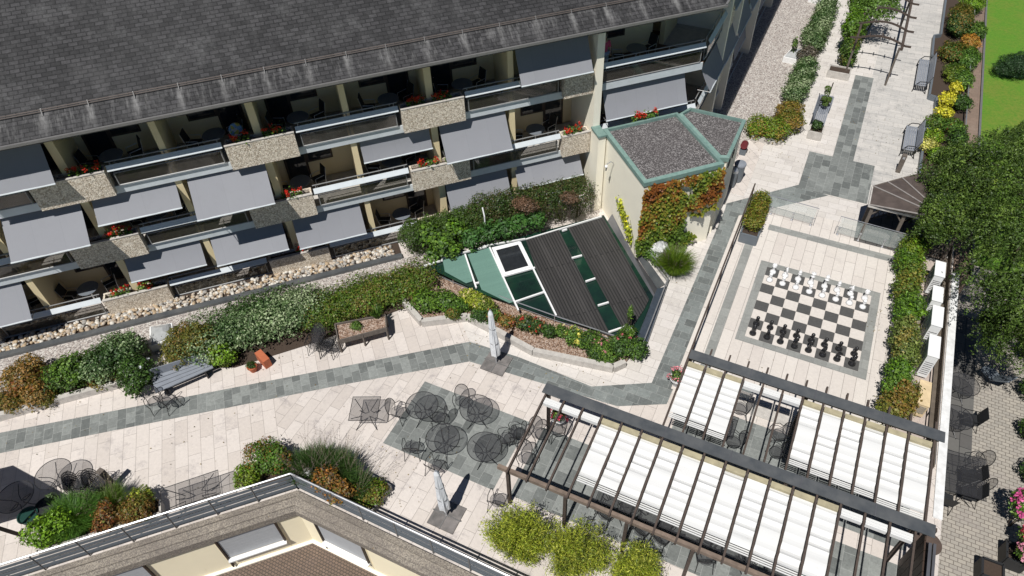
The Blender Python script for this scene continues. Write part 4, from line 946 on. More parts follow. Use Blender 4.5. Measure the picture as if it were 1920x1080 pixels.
# stacked chairs: each chair of its own
for k in range(3): put(mc, (G2(596, 660, .0)[0]+.05*k, G2(596, 660)[1]+.06*k, .02+.13*k), T_(10), f'{("lowest","middle","topmost")[k]} armchair of the left stack near the raised bed', 'stacked armchairs by the raised bed')
for k in range(2): put(mc, (G2(617, 663)[0]+.05*k, G2(617, 663)[1]+.06*k, .02+.13*k), T_(200), f'{("lower","upper")[k]} armchair of the right stack near the raised bed', 'stacked armchairs by the raised bed')
for k in range(4): put(mc, (G2(165, 930)[0]+.03*k, G2(165, 930)[1]+.03*k, .02+.12*k), T_(120), f'{("lowest","second","third","topmost")[k]} armchair of the stack left of the wooden bollard', 'stacked armchairs by the wooden bollard')
for k in range(3): put(mc, (G2(198, 925)[0]+.03*k, G2(198, 925)[1]+.03*k, .02+.12*k), T_(100), f'{("lowest","middle","topmost")[k]} armchair of the stack under the wooden bollard', 'stacked armchairs by the wooden bollard')
# parasols
def parasol(label, c, h, lean=(0, 0)):
    t = thing('closed_parasol', (*c, 0), label, 'parasol'); rg = random.Random(int(h*10))
    b = MB()
    for sx in (-1, 1):
        for sy in (-1, 1): b.box((c[0]+sx*.23, c[1]+sy*.23, .035), (.44, .44, .06))
    b.build('base_slabs', plain('base_slab', (.10, .095, .09), .8, var=.4, scale=4, c2=(.22, .20, .19)), t)
    MB().box((c[0], c[1], .075), (.98, .03, .02)).box((c[0], c[1], .076), (.03, .98, .02)).build('base_frame', M['rail'], t)
    MB().tube([(*c, .05), (c[0]+lean[0], c[1]+lean[1], h)], .03, 8).build('pole', M['alu'], t)
    mb = MB(); n = 20; m = 14; k = 0
    for i in range(m+1):
        u = i/m; z = .55+(h-.57)*u; r = .17*(1-.55*u)*(1 if u < .93 else .75)*(.8+.2*min(1, u*6))
        if u > .97: r = .03
        for j in range(n):
            a = 2*pi*j/n; rr = r*(1+.22*(1-u*.6)*sin(5*a+u*2.5)+.07*sin(11*a-u*6)+rg.uniform(-.05, .05)); mb.v.append((c[0]+lean[0]*u+rr*cos(a), c[1]+lean[1]*u+rr*sin(a), z))
    for i in range(m):
        for j in range(n): mb.f.append((i*n+j, i*n+(j+1) % n, (i+1)*n+(j+1) % n, (i+1)*n+j)); mb.m.append(0)
    mb.f.append(tuple(m*n+j for j in range(n))); mb.m.append(0); mb.f.append(tuple(range(n))[::-1]); mb.m.append(0)
    cv = mb.build('cover', M['cloth'], t)
    for u in (.3, .62): r = .17*(1-.55*u)*1.04; MB().tube([(c[0]+lean[0]*u+r*cos(q*pi/8), c[1]+lean[1]*u+r*sin(q*pi/8), .55+(h-.57)*u) for q in range(16)], .012, 4, closed=True).build('strap', M['rail'], cv)
parasol('closed parasol in a white cover standing on the slate band, by the rose bed', G2(931, 682), 2.85, (-.12, .05))
parasol('closed parasol in a pale cover standing near the lower railing', G2(838, 968), 2.7, (-.08, .03))
# bollards of timber
for c, l, hh, ln in [((213, 912), 'leaning square timber post with a small metal top, by the left mesh tables', 1.0, (-.0, .0)), ((1683, 322), 'square timber post on the weathered paving above the gazebo', .95, (0, 0))]:
    p = G2(*c); t = thing('timber_post', (*p, 0), l, 'post'); MB().beam((*p, 0), (p[0]+ln[0], p[1]+ln[1], hh), .2, .2).build('post', M['wood_g'], t); MB().box((p[0]+ln[0], p[1]+ln[1]-.102, hh-.12), (.1, .01, .12)).build('lamp_plate', M['alu'], t)
# raised bed on legs
cs = [G2(*c, .7) for c in ((628, 607), (722, 590), (724, 614), (634, 638))]
t = thing('raised_bed', (*cs[0], 0), 'raised timber planting table on legs with small herbs', 'raised bed')
mb = MB(); q = cs+[cs[0]]
for a, b in zip(q[:-1], q[1:]): mb.beam((*a, .6), (*b, .6), .04, .22)
mb.build('frame', M['wood_g'], t); MB().hexa([(*c, .5) for c in cs], [(*c, .62) for c in cs]).build('soil', M['mulch'], t)
for c in cs+[((cs[3][0]+cs[2][0])/2, (cs[3][1]+cs[2][1])/2)]: MB().beam((*c, 0), (*c, .66), .06, .06).build('leg', M['wood_g'], t)
c = G2(668, 611, .7); bush('herb', 'low round green herb in the raised bed', 'herb', [(*c, .72, .24, .2, .14)], 500, .06, GREEN, 3, base=.6, asp=.3)
c = G2(707, 590, .7); grass('herb', 'upright dark green herb at the right end of the raised bed', c, 160, .45, .5, GREEN, 4, base=.62, rad=.16, wid=.02, cat='herb')
t = thing('terracotta_planter', (*G2(497, 680), 0), 'orange-red terracotta box standing upright on the paving', 'planter')
p = G2(497, 680); MB().box((*p, .21), (.26, .62, .42), T_(70)).build('box', M['terra'], t)
p = G2(476, 695); t = thing('flower_pot', (*p, 0), 'small round terracotta pot with a green plant beside the orange box', 'flower pot'); MB().lathe([(.11, 0), (.17, .24), (.19, .24), (.19, .29), (.15, .29), (.15, .25)], (*p, 0)).build('pot', M['terra'], t)
crown('foliage', [(*p, .34, .17, .17, .1)], 300, .06, DKGRN, t, 5)
# flower tubs
for c, l, h0, colf in [((1267, 722), 'white bowl of pink and white flowers at the end of the slate band', .35, (.75, .25, .30)), ((1047, 795), 'white bowl of dark pink and red flowers in the open pergola bay', .5, (.60, .06, .13))]:
    p = G2(*c, .0); t = thing('flower_bowl', (*p, 0), l, 'flower bowl'); MB().lathe([(.1, 0), (.12, .1), (.24, .38), (.27, .42), (.23, .42), (.2, .38)], (*p, 0), 24).build('bowl', plain('grey_white_bowl', (.6, .61, .62), .6), t)
    crown('foliage', [(*p, .52, .24, .24, .18)], 420, .07, GREEN, t, 8)
    r_ = np.random.RandomState(c[0]); d = r_.normal(size=(14, 3)); d[:, 2] = abs(d[:, 2]); d /= np.linalg.norm(d, axis=1)[:, None]
    Q = np.repeat(np.array([*p, .55])+d*[.33, .33, .24], 14, 0)+r_.normal(size=(14*14, 3))*.035; leafmesh('blossoms', Q, r_.normal(size=Q.shape)+[0, 0, 1], r_.uniform(.04, .07, len(Q)), .9, np.array(colf)*r_.uniform(.6, 1.3, (len(Q), 1)), t, r_)
# benches
def bench(label, c, rz, L_, arms=True, group=None):
    t = thing('bench', (*c, 0), label, 'bench', group, rz=rz, world=False); m = M['bench']
    mb = MB()
    for i in range(6): mb.box((0, -.24+i*.085, .42+.01*abs(i-2.5)), (L_, .07, .025))
    mb.build('seat', m, t); mb = MB()
    for i in range(5): mb.hexa([(-L_/2, .24+i*.03, .50+i*.095), (L_/2, .24+i*.03, .50+i*.095), (L_/2, .26+i*.03, .50+i*.095), (-L_/2, .26+i*.03, .50+i*.095)], [(-L_/2, .265+i*.03, .58+i*.095), (L_/2, .265+i*.03, .58+i*.095), (L_/2, .285+i*.03, .58+i*.095), (-L_/2, .285+i*.03, .58+i*.095)])
    mb.build('backrest', m, t)
    for s in (-1, 1):
        x = s*(L_/2-.03)
        MB().tube([(x, -.3, 0), (x, -.26, .4), (x, -.1, .62), (x, .2, .66), (x, .3, .6)], .025, 6).tube([(x, .34, 0), (x, .22, .42), (x, .40, .98)], .025, 6).tube([(x, -.27, .38), (x, .24, .40)], .02, 5).build('end_frame', M['steel'], t)
    return t
bench('grey slatted bench facing the path, upper one of two at the right edge', (4.45, 17.6), T_(-90), 2.9)
bench('grey slatted bench facing the path, lower one of two at the right edge', (4.38, 11.0), T_(-90), 2.1)
bench('grey bench between the spiral topiary and the small shrub', (.2, 11.45), T_(90), 2.0)
def block(name, poly, h, mat, label, cat, soil=None, wl=.07, z0=0):
    t = thing(name, (*poly[0], z0), label, cat); q = poly+[poly[0]]; mb = MB()
    for a, b in zip(q[:-1], q[1:]): mb.beam((*a, z0+h/2), (*b, z0+h/2), wl, h)
    mb.build('wall', mat, t); MB().hexa([(*c, z0+.02) for c in poly], [(*c, z0+h-.07) for c in poly]).build('soil', soil or M['soil'], t); return t
block('concrete_planter', R4(-.12, .5, 9.75, 10.35), .45, M['concr'], 'pale concrete planter box at the near end of the middle bench', 'planter')
block('concrete_planter', R4(-.1, .5, 12.6, 13.3), .45, M['bench'], 'grey planter box at the far end of the middle bench', 'planter')
bush('young_shrub', 'small loose shrub in the pale planter at the near end of the middle bench', 'shrub', [(.15, 10.1, .58, .26, .3, .24)], 200, .08, DKGRN, 11, base=.4)
t = thing('topiary', (.25, 12.95, .4), 'clipped topiary of green balls in the planter at the far bench end', 'topiary')
tb = [G(*c, z) for c, z in (((1547, 195), .75), ((1554, 187), .9), ((1546, 185), 1.05), ((1551, 174), 1.2), ((1552, 166), 1.45))]
crown('clipped_balls', [(*b[:2], b[2], .15, .15, .145) for b in tb], 2200, .035, [(.06, .11, .015), (.085, .14, .02), (.045, .08, .012)], t, 6, thick=.15, lump=.02)
MB().tube([(.25, 12.95, .4), (.27, 12.95, 1.4)], .03).build('trunk', M['bark'], t)
# long bench table left
p = G2(352, 700, .45)
cs = [G2(*c, .42) for c in ((284, 706), (392, 672), (400, 690), (292, 738))]
t = thing('long_bench', (*cs[0], 0), 'long blue-grey bench table between the two round green shrubs', 'bench')
def lerp(a, b, u): return tuple(a[i]*(1-u)+b[i]*u for i in range(2))
mb = MB()
for k in range(4):
    u0, u1 = k/4+.02, (k+1)/4-.02; mb.hexa([(*lerp(cs[0], cs[3], u0), .40), (*lerp(cs[1], cs[2], u0), .40), (*lerp(cs[1], cs[2], u1), .40), (*lerp(cs[0], cs[3], u1), .40)], [(*lerp(cs[0], cs[3], u0), .44), (*lerp(cs[1], cs[2], u0), .44), (*lerp(cs[1], cs[2], u1), .44), (*lerp(cs[0], cs[3], u1), .44)])
mb.build('seat', M['bench'], t)
for u in (.15, .85):
    a, b = lerp(cs[0], cs[1], u), lerp(cs[3], cs[2], u); MB().beam((*a, .2), (*b, .2), .06, .4).build('leg', M['steel'], t)
MB().beam((*cs[0], .62), (*cs[1], .62), .03, .34).build('backrest', M['bench'], t)
# skylights
for cc_, l in [(((280, 612), (322, 605), (325, 632), (280, 650)), 'white framed dome skylight in the gravel, between the two hedges'), (((1469, 106), (1500, 113), (1508, 92), (1484, 90)), 'white domed skylight on the gravel yard beside the variegated hedge'), (((1517, -6), (1548, 2), (1556, -16), (1526, -20)), 'white domed skylight at the far top end of the gravel yard')]:
    cs = [G2(*c, .35) for c in cc_]; t = thing('skylight', (*cs[0], 0), l, 'skylight')
    MB().hexa([(*c, 0) for c in cs], [(*c, .33) for c in cs]).build('frame', M['white'], t)
    m_ = np.mean(cs, 0); mb = MB(); rows = []
    for k in range(5):
        u = .88-.22*k*k/6; rows.append([(m_[0]+(c[0]-m_[0])*u, m_[1]+(c[1]-m_[1])*u, .34+.05*k) for c in cs])
    for a, b in zip(rows[:-1], rows[1:]):
        for i in range(4): mb.quad(a[i], a[(i+1) % 4], b[(i+1) % 4], b[i])
    mb.quad(*rows[-1]); mb.build('dome', plain('milky_acrylic', (.42, .43, .43), .12, var=.2), t, True)
# ================================================================ BEDS AND KERBS
def kerb(name, label, pts, h, w_=.14, mat=None, cat='kerb'):
    mb = MB()
    for a, b in zip(pts[:-1], pts[1:]): mb.beam((*a, h/2), (*b, h/2), w_, h)
    return solo(mb, name, mat or M['concr'], label, cat)
rb = [G2(*c, .3) for c in ((757, 562), (790, 600), (876, 590), (940, 622), (1000, 655), (1150, 686), (1172, 676))]
kerb('bed_kerb', 'pale angled kerb in front of the rose bed by the glass roof', rb, .3, .2)
sheet('mulch_bed', rb+[G2(*c, .0) for c in ((1205, 642), (1040, 606), (903, 556), (800, 510), (760, 500), (735, 520))], M['mulch'], .12)
lb = [G2(*c, .3) for c in ((-40, 787), (80, 752), (232, 712))]
kerb('bed_kerb', 'pale kerb along the left hedge between gravel and paving', lb, .3, .2)
sheet('soil_bed', [fp(-33, -4.0), fp(-25, -3.9), lb[2], lb[1], lb[0]], M['soil'], .10)
sheet('soil_bed', px((300, 640), (420, 600), (800, 520), (800, 565), (740, 585), (600, 640), (440, 690), (320, 690)), M['soil'], .02)
# ================================================================ PLANTS ALONG THE BUILDING
def gb_(*L): return [(*G2(x, y, z), z, rx, ry, rz) for x, y, z, rx, ry, rz in L]
bush('barberry', 'russet orange shrub at the left edge of the gravel strip', 'shrub', gb_((40, 715, .5, .75, .7, .6), (70, 740, .4, .6, .5, .5), (60, 690, .6, .5, .5, .45)), 3200, .085, RUSTY, 31)
bush('low_shrub', 'low yellow-brown cover shrub at the left kerb', 'shrub', gb_((20, 755, .3, .6, .4, .3), (85, 745, .3, .5, .4, .3)), 1500, .07, OLIVE, 32)
bush('laurel', 'glossy bright green shrub left of the variegated hedge', 'shrub', gb_((125, 705, .6, .75, .65, .6), (150, 690, .7, .6, .6, .6)), 3000, .10, GREEN, 33)
bush('euonymus', 'big grey-green variegated shrub left of the dome skylight', 'shrub', gb_((190, 685, .7, .8, .7, .7), (225, 665, .8, .8, .7, .75), (245, 655, .7, .6, .6, .7)), 5200, .085, DKGRN[:1]+VARIEG, 34)
bush('low_shrub', 'olive brown low shrub in front of the grey-green shrub', 'shrub', gb_((175, 712, .25, .6, .35, .3), (215, 702, .25, .5, .3, .3)), 1300, .07, OLIVE, 35)
bush('camellia', 'round glossy shrub with small white flowers left of the long bench', 'shrub', gb_((258, 700, .65, .62, .6, .65), (255, 720, .4, .55, .5, .4)), 2800, .10, DKGRN+GREEN[:1], 36, fl=((.75, .78, .8), 9, .07))
bush('barberry', 'olive brown clipped shrub right of the dome skylight', 'shrub', gb_((350, 645, .7, .8, .75, .7), (335, 670, .5, .6, .5, .5), (378, 640, .7, .6, .6, .7)), 3800, .065, OLIVE, 37)
bush('variegated_hedge', 'long pale green variegated hedge between the gravel and the paving', 'hedge', [(x, y, z*.5+.35, a, b, .62) for x, y, z, a, b, c in line_blobs([G2(395, 635, .5), G2(470, 608, .5), G2(580, 570, .5)], 2.1, 1.2, .55, seed=2)], 11000, .085, DKGRN[:1]+VARIEG, 38)
bush('green_hedge', 'bright green and bronze hedge right of the variegated hedge', 'hedge', [(x, y, .5, a, b, .55) for x, y, z, a, b, c in line_blobs([G2(598, 585, .5), G2(680, 555, .5), G2(790, 525, .5)], 2.0, 1.1, .55, seed=3)], 10000, .075, [(.05, .09, .012), (.10, .13, .02), (.075, .15, .015), (.14, .12, .03)], 39)
bush('round_shrub', 'yellow-green round shrub at the right end of the long bench', 'shrub', gb_((416, 668, .5, .5, .5, .5)), 1700, .09, YGREEN[2:]+BRGRN[:2], 40)
bush('rose_bush', 'green shrubs at the corner of the rose bed, behind the angled kerb', 'shrub', gb_((800, 568, .4, .65, .5, .45), (835, 565, .4, .6, .5, .4), (850, 578, .3, .4, .4, .3)), 2600, .085, GREEN+BRGRN[:1], 41, base=.12)
bush('rose_bush', 'yellow leaved climbing rose left of the first parasol', 'rose', gb_((885, 560, .6, .5, .3, .4), (905, 572, .5, .5, .3, .4)), 1100, .07, YGREEN, 42, base=.12, fl=((.75, .62, .3), 14, .07))
bush('rose_bush', 'dark green low shrub directly behind the first parasol', 'shrub', gb_((900, 592, .35, .45, .35, .3)), 900, .08, DKGRN+GREEN, 43, base=.12)
bush('rose_bush', 'dark red leaved shrub right of the first parasol', 'shrub', gb_((985, 606, .4, .4, .35, .35), (1005, 612, .4, .35, .3, .35)), 1300, .075, RUSTY[2:]+DKGRN, 44, base=.12, fl=((.5, .04, .03), 8, .07))
bush('rose_bush', 'rose bush with pale yellow flowers in the mulch bed', 'rose', gb_((1075, 632, .45, .38, .32, .4), (1090, 640, .35, .3, .3, .3)), 900, .08, GREEN, 45, base=.12, fl=((.75, .68, .14), 16, .09))
bush('rose_bush', 'loose green rose bush with pink flowers in the mulch bed', 'rose', gb_((1110, 640, .45, .5, .4, .4), (1130, 655, .4, .45, .35, .4), (1120, 665, .25, .5, .3, .25)), 2000, .07, GREEN+DKGRN[:1], 46, base=.12, fl=((.62, .25, .27), 9, .08))
bush('rose_bush', 'broad dark green rose bush at the right tip of the mulch bed', 'rose', gb_((1165, 650, .5, .6, .45, .5), (1192, 655, .45, .5, .4, .45)), 2600, .085, DKGRN+GREEN, 47, base=.1, fl=((.55, .14, .16), 4, .08))
bush('small_shrub', 'small green shrub growing through the corner of the glass roof', 'shrub', gb_((1178, 622, .5, .3, .3, .3)), 500, .08, GREEN, 48)
bush('sapling', 'slender young shoot rising above the dark blind', 'sapling', gb_((1182, 590, 1.1, .1, .1, .45)), 160, .08, GREEN, 49)
for i, (x, y, rr, cols, nm, fl) in enumerate([(868, 572, .35, GREEN, 'loose green plant left of the yellow rose in the mulch bed', None), (925, 590, .35, OLIVE+GREEN, 'bronze herbaceous plant just right of the first parasol top', ((.6, .25, .1), 5, .07)), (950, 604, .34, RUSTY+GREEN[:1], 'reddish low rose between the first parasol and the dark red shrub', ((.6, .2, .1), 6, .07)), (1030, 622, .3, DKGRN+GREEN[:1], 'thin dark rose stems between the red shrub and the yellow roses', None), (1052, 622, .28, GREEN, 'upright green rose near the silver handrail', ((.7, .62, .3), 4, .07)), (1140, 668, .34, GREEN+OLIVE[:1], 'low green plant over the kerb at the right part of the bed', None), (850, 590, .3, GREEN+OLIVE, 'low green plant against the kerb left of the first parasol', None)]):
    bush('rose_bush', nm, 'shrub', gb_((x, y, .35, rr, rr*.8, rr)), 900, .075, cols, 200+i, base=.12, fl=fl)
# tall hedge behind the glass roof
def wall_bush(name, label, cat, pts, n, size, cols, seed, **k): return bush(name, label, cat, [(*G2(x, y, z), z, a, b, c) for x, y, z, a, b, c in pts], n, size, cols, seed, **k)
wall_bush('yew_hedge', 'dark green clipped hedge against the building above the glass roof', 'hedge', [(905+i*30, 402-i*5.5, 1.15, .75, .75, 1.0) for i in range(7)], 14000, .065, [(.025, .05, .01), (.045, .07, .014), (.07, .055, .025), (.035, .065, .012)], 50, lump=.1, cover=1.7)
wall_bush('yew_hedge', 'dark green hedge block behind the climbing shrubs at the left end of the glass roof', 'hedge', [(775+i*30, 445-i*8, .9, .6, .6, .85) for i in range(5)], 6500, .065, [(.03, .065, .01), (.05, .09, .015), (.04, .075, .012)], 51, lump=.1, cover=1.5)
wall_bush('fig_shrub', 'bright green broad leaved shrub hanging over the left end of the glass roof', 'shrub', [(805, 440, 1.2, .5, .5, .5), (830, 455, 1.2, .5, .5, .45), (850, 430, 1.3, .5, .5, .4), (815, 480, .8, .4, .4, .4), (845, 470, .9, .5, .4, .4)], 3000, .13, BRGRN[:1]+GREEN, 52, asp=.75)
wall_bush('fig_shrub', 'large star leaved shrub behind the middle of the glass roof', 'shrub', [(885, 450, 1.1, .5, .45, .5), (915, 440, 1.1, .5, .45, .5), (945, 432, 1.1, .5, .45, .5), (975, 420, 1.2, .45, .45, .5), (1005, 415, 1.2, .4, .4, .45)], 3300, .17, [(.04, .11, .025), (.06, .14, .03), (.03, .08, .02)], 53, asp=.35)
wall_bush('dry_shrub', 'larger reddish brown dry patch in the dark hedge above the glass roof', 'shrub', [(985, 385, 1.95, .55, .4, .3)], 1100, .055, [(.16, .09, .06), (.10, .06, .04)], 54, base=.8)
wall_bush('dry_shrub', 'smaller brown dry patch in the dark hedge close to the annex', 'shrub', [(1068, 372, 1.95, .4, .3, .25)], 700, .055, [(.14, .085, .06), (.10, .06, .04)], 55, base=.8)
p = G2(911, 440, .9); solo(MB().tube([(*p, .2), (*p, 1.9), (p[0]-.12, p[1]+.1, 2.25)], .03), 'vent_pipe', M['white'], 'thin white bent pipe standing among the star leaved shrubs', 'pipe')
# rock and long grass by the annex
t = thing('boulder', (*G2(1237, 465), 0), 'large white rough boulder in front of the creeper', 'rock')
p = G2(1236, 470, .4); r_ = np.random.RandomState(4); mb = MB().ball((*p, .42), .42, 18, rz=.5)
mb.v = [tuple(np.array([*p, .42])+(np.array(v)-np.array([*p, .42]))*(1+.16*sin(v[0]*13+v[2]*7)+.12*sin(v[1]*17+v[2]*15)+r_.uniform(-.05, .05))) for v in mb.v]; mb.build('rock', M['stone_w'], t)
grass('fountain_grass', 'large fountain of long green grass beside the white boulder', G2(1262, 508), 2600, 1.15, .75, [(.10, .17, .015), (.15, .22, .02), (.06, .11, .01)], 5, rad=.32, wid=.009, cat='grass', droop=.35, tilt=(.05, -.1), plume=(60, 1.1, (.16, .11, .10)))
bush('low_shrub', 'dark green plants between the corner handrail and the boulder', 'shrub', gb_((1222, 478, .3, .35, .3, .3), (1235, 490, .2, .3, .3, .25)), 900, .08, GREEN, 57)
# planter with shrub at the corner of the chess court
block('metal_planter', R4(-1.42, -.72, 1.05, 3.2), .5, M['plast'], 'long grey planter at the upper left corner of the chess court', 'planter')
bush('planter_shrub', 'bronze and green shrub filling the long grey planter by the chess court', 'shrub', [(-1.05, 1.55+.32*i, .75, .42, .42, .42) for i in range(6)], 4200, .075, [(.10, .13, .015), (.16, .17, .02), (.19, .13, .03), (.08, .11, .015)], 58, base=.45)
# hedge along the AC units
for i, (a, b, cols, l) in enumerate([((1712, 462), (1700, 500), YGREEN[2:]+BRGRN[:1]+GREEN[:2], 'yellow-green top end'), ((1706, 520), (1696, 545), [(.13, .13, .02), (.17, .16, .03), (.08, .13, .02)], 'bronze section near the top'), ((1700, 570), (1694, 592), BRGRN[:1]+GREEN, 'bright green middle section'), ((1696, 618), (1690, 668), [(.10, .14, .03), (.17, .20, .06), (.06, .09, .02), (.20, .17, .04)], 'pale speckled middle section'), ((1690, 700), (1686, 730), BRGRN[:1]+GREEN[:3], 'bright green lower section'), ((1690, 745), (1672, 772), [(.19, .12, .03), (.14, .13, .025), (.10, .12, .02)], 'orange brown bottom end'),]):
    bush('court_shrub', f'shrubs between the chess court and the air conditioners, {l}', 'shrub', [(x, y, .6, aa, bb, .62) for x, y, z, aa, bb, c in line_blobs([G2(*a, .6), G2(*b, .6)], .98, 1.2, .4, seed=i)], 3000, .085, cols, 60+i)
kerb('bed_kerb', 'grey kerb under the shrubs on the right side of the chess court', [(5.12, -5.7), (5.12, 2.6)], .22, .08, M['zinc'])
sheet('pale_gravel_bed', R4(5.16, 6.38, -7.4, 3.0), plain('pinkish_gravel', (.50, .42, .37), .9, var=.3, scale=25, vec='pos'), .012)
# air conditioners
def ac(label, y, L_, h, col, group='white air conditioning units'):
    t = thing('air_conditioner', (0, 0, 0), label, 'air conditioner', group, world=False); t.location = (5.97, y, .02)
    MB().box((0, 0, h/2+.12), (.34, L_, h)).build('casing', col, t)
    MB().box((0, 0, h+.135), (.37, L_+.03, .025)).build('lid', col, t)
    mb = MB(); 
    for i in range(7): mb.box((0, -L_/2-.006, .3+i*h/11), (.26, .012, .02))
    mb.build('grille', M['rail'], t)
    mb = MB()
    for k in range(3):
        mb.tube([(-.175, .12*L_+.16*(k+1)*cos(2*pi*j/20)*h*.8, h/2+.12+.16*(k+1)*sin(2*pi*j/20)*h*.8) for j in range(20)], .008, 4, closed=True)
    mb.build('fan_guard', M['plast'], t)
    for s in (-1, 1): MB().box((0, s*L_*.35, .06), (.4, .06, .12)).build('foot', M['rail'], t)
for y, L_, h, c, l in [(1.30, .85, .95, 'white', 'white air conditioner at the top end of the row by the shrubs'), (-.12, .8, .95, 'white', 'second white air conditioner from the top of the row'), (-1.5, 1.0, 1.15, 'white', 'largest white air conditioner, third from the top of the row'), (-2.95, 1.0, 1.1, 'white', 'fourth white air conditioner, just above the cream one')]: ac(l, y, L_, h, M[c])
ac('cream coloured housing with a grille at the lower end of the air conditioner row', -4.7, 1.05, .6, plain('cream_paint', (.72, .56, .34), .5), None)
# wall strips on the right edge
solo(MB().prism(R4(6.73, 6.99, -8.75, 2.6), -.05, .06), 'white_coping', plain('flaking_white_coping', (.80, .80, .79), .6, var=.5, scale=5, vec='pos', c2=(.58, .58, .57)), 'long flaking white coping between the pergola side and the courtyard', 'coping')
guardrail('long grey metal rail along the wall above the courtyard', [(6.62, 4.2), (6.62, -6.9)], .12, M['sheet'], 2.2, None, 'metal_rail', .05)
solo(MB().prism(R4(6.40, 6.53, -7.2, 3.4), .0, .03).prism(R4(6.53, 6.56, -7.2, 4.0), 0, .4), 'drain_channel', plain('dirty_concrete', (.16, .13, .10), .9, var=.4, scale=3, vec='pos'), 'dirty narrow channel beside the grey rail', 'channel')
guardrail('thin dark pipe behind the air conditioners', [(6.3, -7.2), (6.3, 1.5)], .3, M['steel'], 2., None, 'pipe', .02, cat='pipe')
guardrail('pale railing between the planted bed and the brown wall top', [(6.66, 60), (6.66, 6)], .5, M['alu'], 2., None, 'railing', .03)
# beds at the upper right
kb = [(5.1, 5.0), (5.0, 9.0), (4.98, 12.4), (5.35, 12.6), (5.3, 15.6), (4.95, 15.7), (5.0, 19.8), (4.8, 20.1), (4.75, 22.5), (5.1, 22.8), (5.1, 60)]
kerb('bed_kerb', 'grey stepped kerb between the weathered paving and the long planted bed', kb, .3, .1, M['plast'])
sheet('soil_bed', kb+[(6.75, 60), (6.75, 5)], M['soil'], .1)
BE = [(1822, 8, .5, .7, .9, .5, BRGRN, 'bright green shrub at the far top of the bed'), (1800, 38, .6, .7, 1.6, .65, OLIVE+DKGRN[:2], 'tall olive shrub near the top of the bed'), (1795, 52, .5, .6, 1.0, .5, DKGRN+OLIVE[:1], 'dark olive shrub over the kerb'), (1830, 60, .5, .5, .8, .45, GREEN, 'green leafy plants in the bed below the olive shrub'), (1818, 82, .4, .5, .7, .4, [(.42, .20, .04), (.30, .15, .03), (.2, .16, .03)], 'orange shrub leaning over the brown wall'), (1785, 100, .4, .7, 1.0, .4, OLIVE+GREEN[:1], 'low olive shrub beside the upper bench'), (1815, 110, .4, .6, 1.0, .4, GREEN, 'green shrub right of the upper bench'), (1790, 140, .35, .6, .9, .35, YGREEN[2:]+GREEN[:1], 'grassy green clump beside the upper bench'), (1805, 150, .45, .5, .9, .4, GREEN+BRGRN[:1], 'leafy green shrub between the two benches'),
      (1790, 168, .5, .3, .35, .35, YELL, 'small bright yellow conifer, top one of three'), (1774, 190, .6, .38, .45, .4, YELL, 'bright yellow conifer, middle one of three'), (1768, 215, .6, .42, .4, .36, YELL, 'bright yellow conifer, lowest of three'), (1800, 195, .4, .5, .6, .4, DKGRN+GREEN[:1], 'dark green shrub behind the yellow conifers'), (1752, 232, .35, .5, .5, .35, GREEN+OLIVE[:1], 'low mixed plants under the yellow conifers'), (1785, 240, .4, .6, .5, .35, GREEN+RUSTY[:1], 'mixed green and reddish plants beside the wall'), (1748, 258, .4, .5, .45, .35, YGREEN+BRGRN[:2], 'yellow-green shrub near the lower bench'), (1793, 262, .5, .45, .5, .45, DKGRN+GREEN[:2], 'dense dark green shrub close to the brown wall'), (1738, 275, .4, .42, .36, .3, [(.6, .55, .2), (.5, .48, .12), (.3, .3, .08)], 'pale yellow flowering shrub at the lower bench'), (1762, 295, .3, .6, .5, .35, BRGRN+GREEN[:1], 'bright green grassy plants above the gazebo roof'), (1785, 310, .35, .5, .5, .4, GREEN+BRGRN[:1], 'green plants between the gazebo and the brown wall')]
for i, (x, y, z, rx, ry, rz, cols, l) in enumerate(BE): bush('bed_plant', l, 'shrub', [(*G2(x, y, z), z+.08, rx, ry, rz), (*(np.array(G2(x, y, z))+[.15, .2]), z-.05, rx*.8, ry*.7, rz*.8)], int(900+1500*rx*ry), .085, cols, 90+i, base=.1, lump=.22)
# hedge between gravel yard and paving
HG = [((1420, 240), (1450, 245), YGREEN[2:]+BRGRN[:1]+[(.22, .16, .03)], 'low green and orange hedge corner by the annex'), ((1476, 228), (1481, 208), [(.20, .13, .03), (.12, .13, .02), (.08, .11, .02)], 'bronze part of the hedge next to the gravel yard'), ((1492, 178), (1510, 128), DKGRN[:1]+VARIEG, 'pale variegated hedge, nearer part beside the gravel yard'), ((1525, 80), (1552, 12), DKGRN[:1]+VARIEG, 'pale variegated hedge, farther part beside the gravel yard'), ((1519, 102), (1514, 108), [(.12, .10, .08), (.08, .07, .06)], 'grey dry gap in the variegated hedge by the skylight')]
for i, (a, b, cols, l) in enumerate(HG): bush('yard_hedge', l, 'hedge', [(x, y, .5, aa, bb, .55) for x, y, z, aa, bb, c in line_blobs([G2(*a, .5), G2(*b, .5)], 1.3 if i < 4 else .9, 1.1, .5, seed=i+5)], (1800, 1800, 5000, 7000, 900)[i], .085, cols, 120+i)
kerb('bed_kerb', 'rough pale kerb in front of the low hedge corner by the annex', [G2(*c, .12) for c in ((1409, 257), (1460, 268), (1466, 258))], .2, .22)
bush('yard_hedge', 'small green tree shoot growing beside the middle skylight', 'sapling', [(*G2(1490, 85, .9), .9, .15, .15, .5)], 130, .1, GREEN, 127)
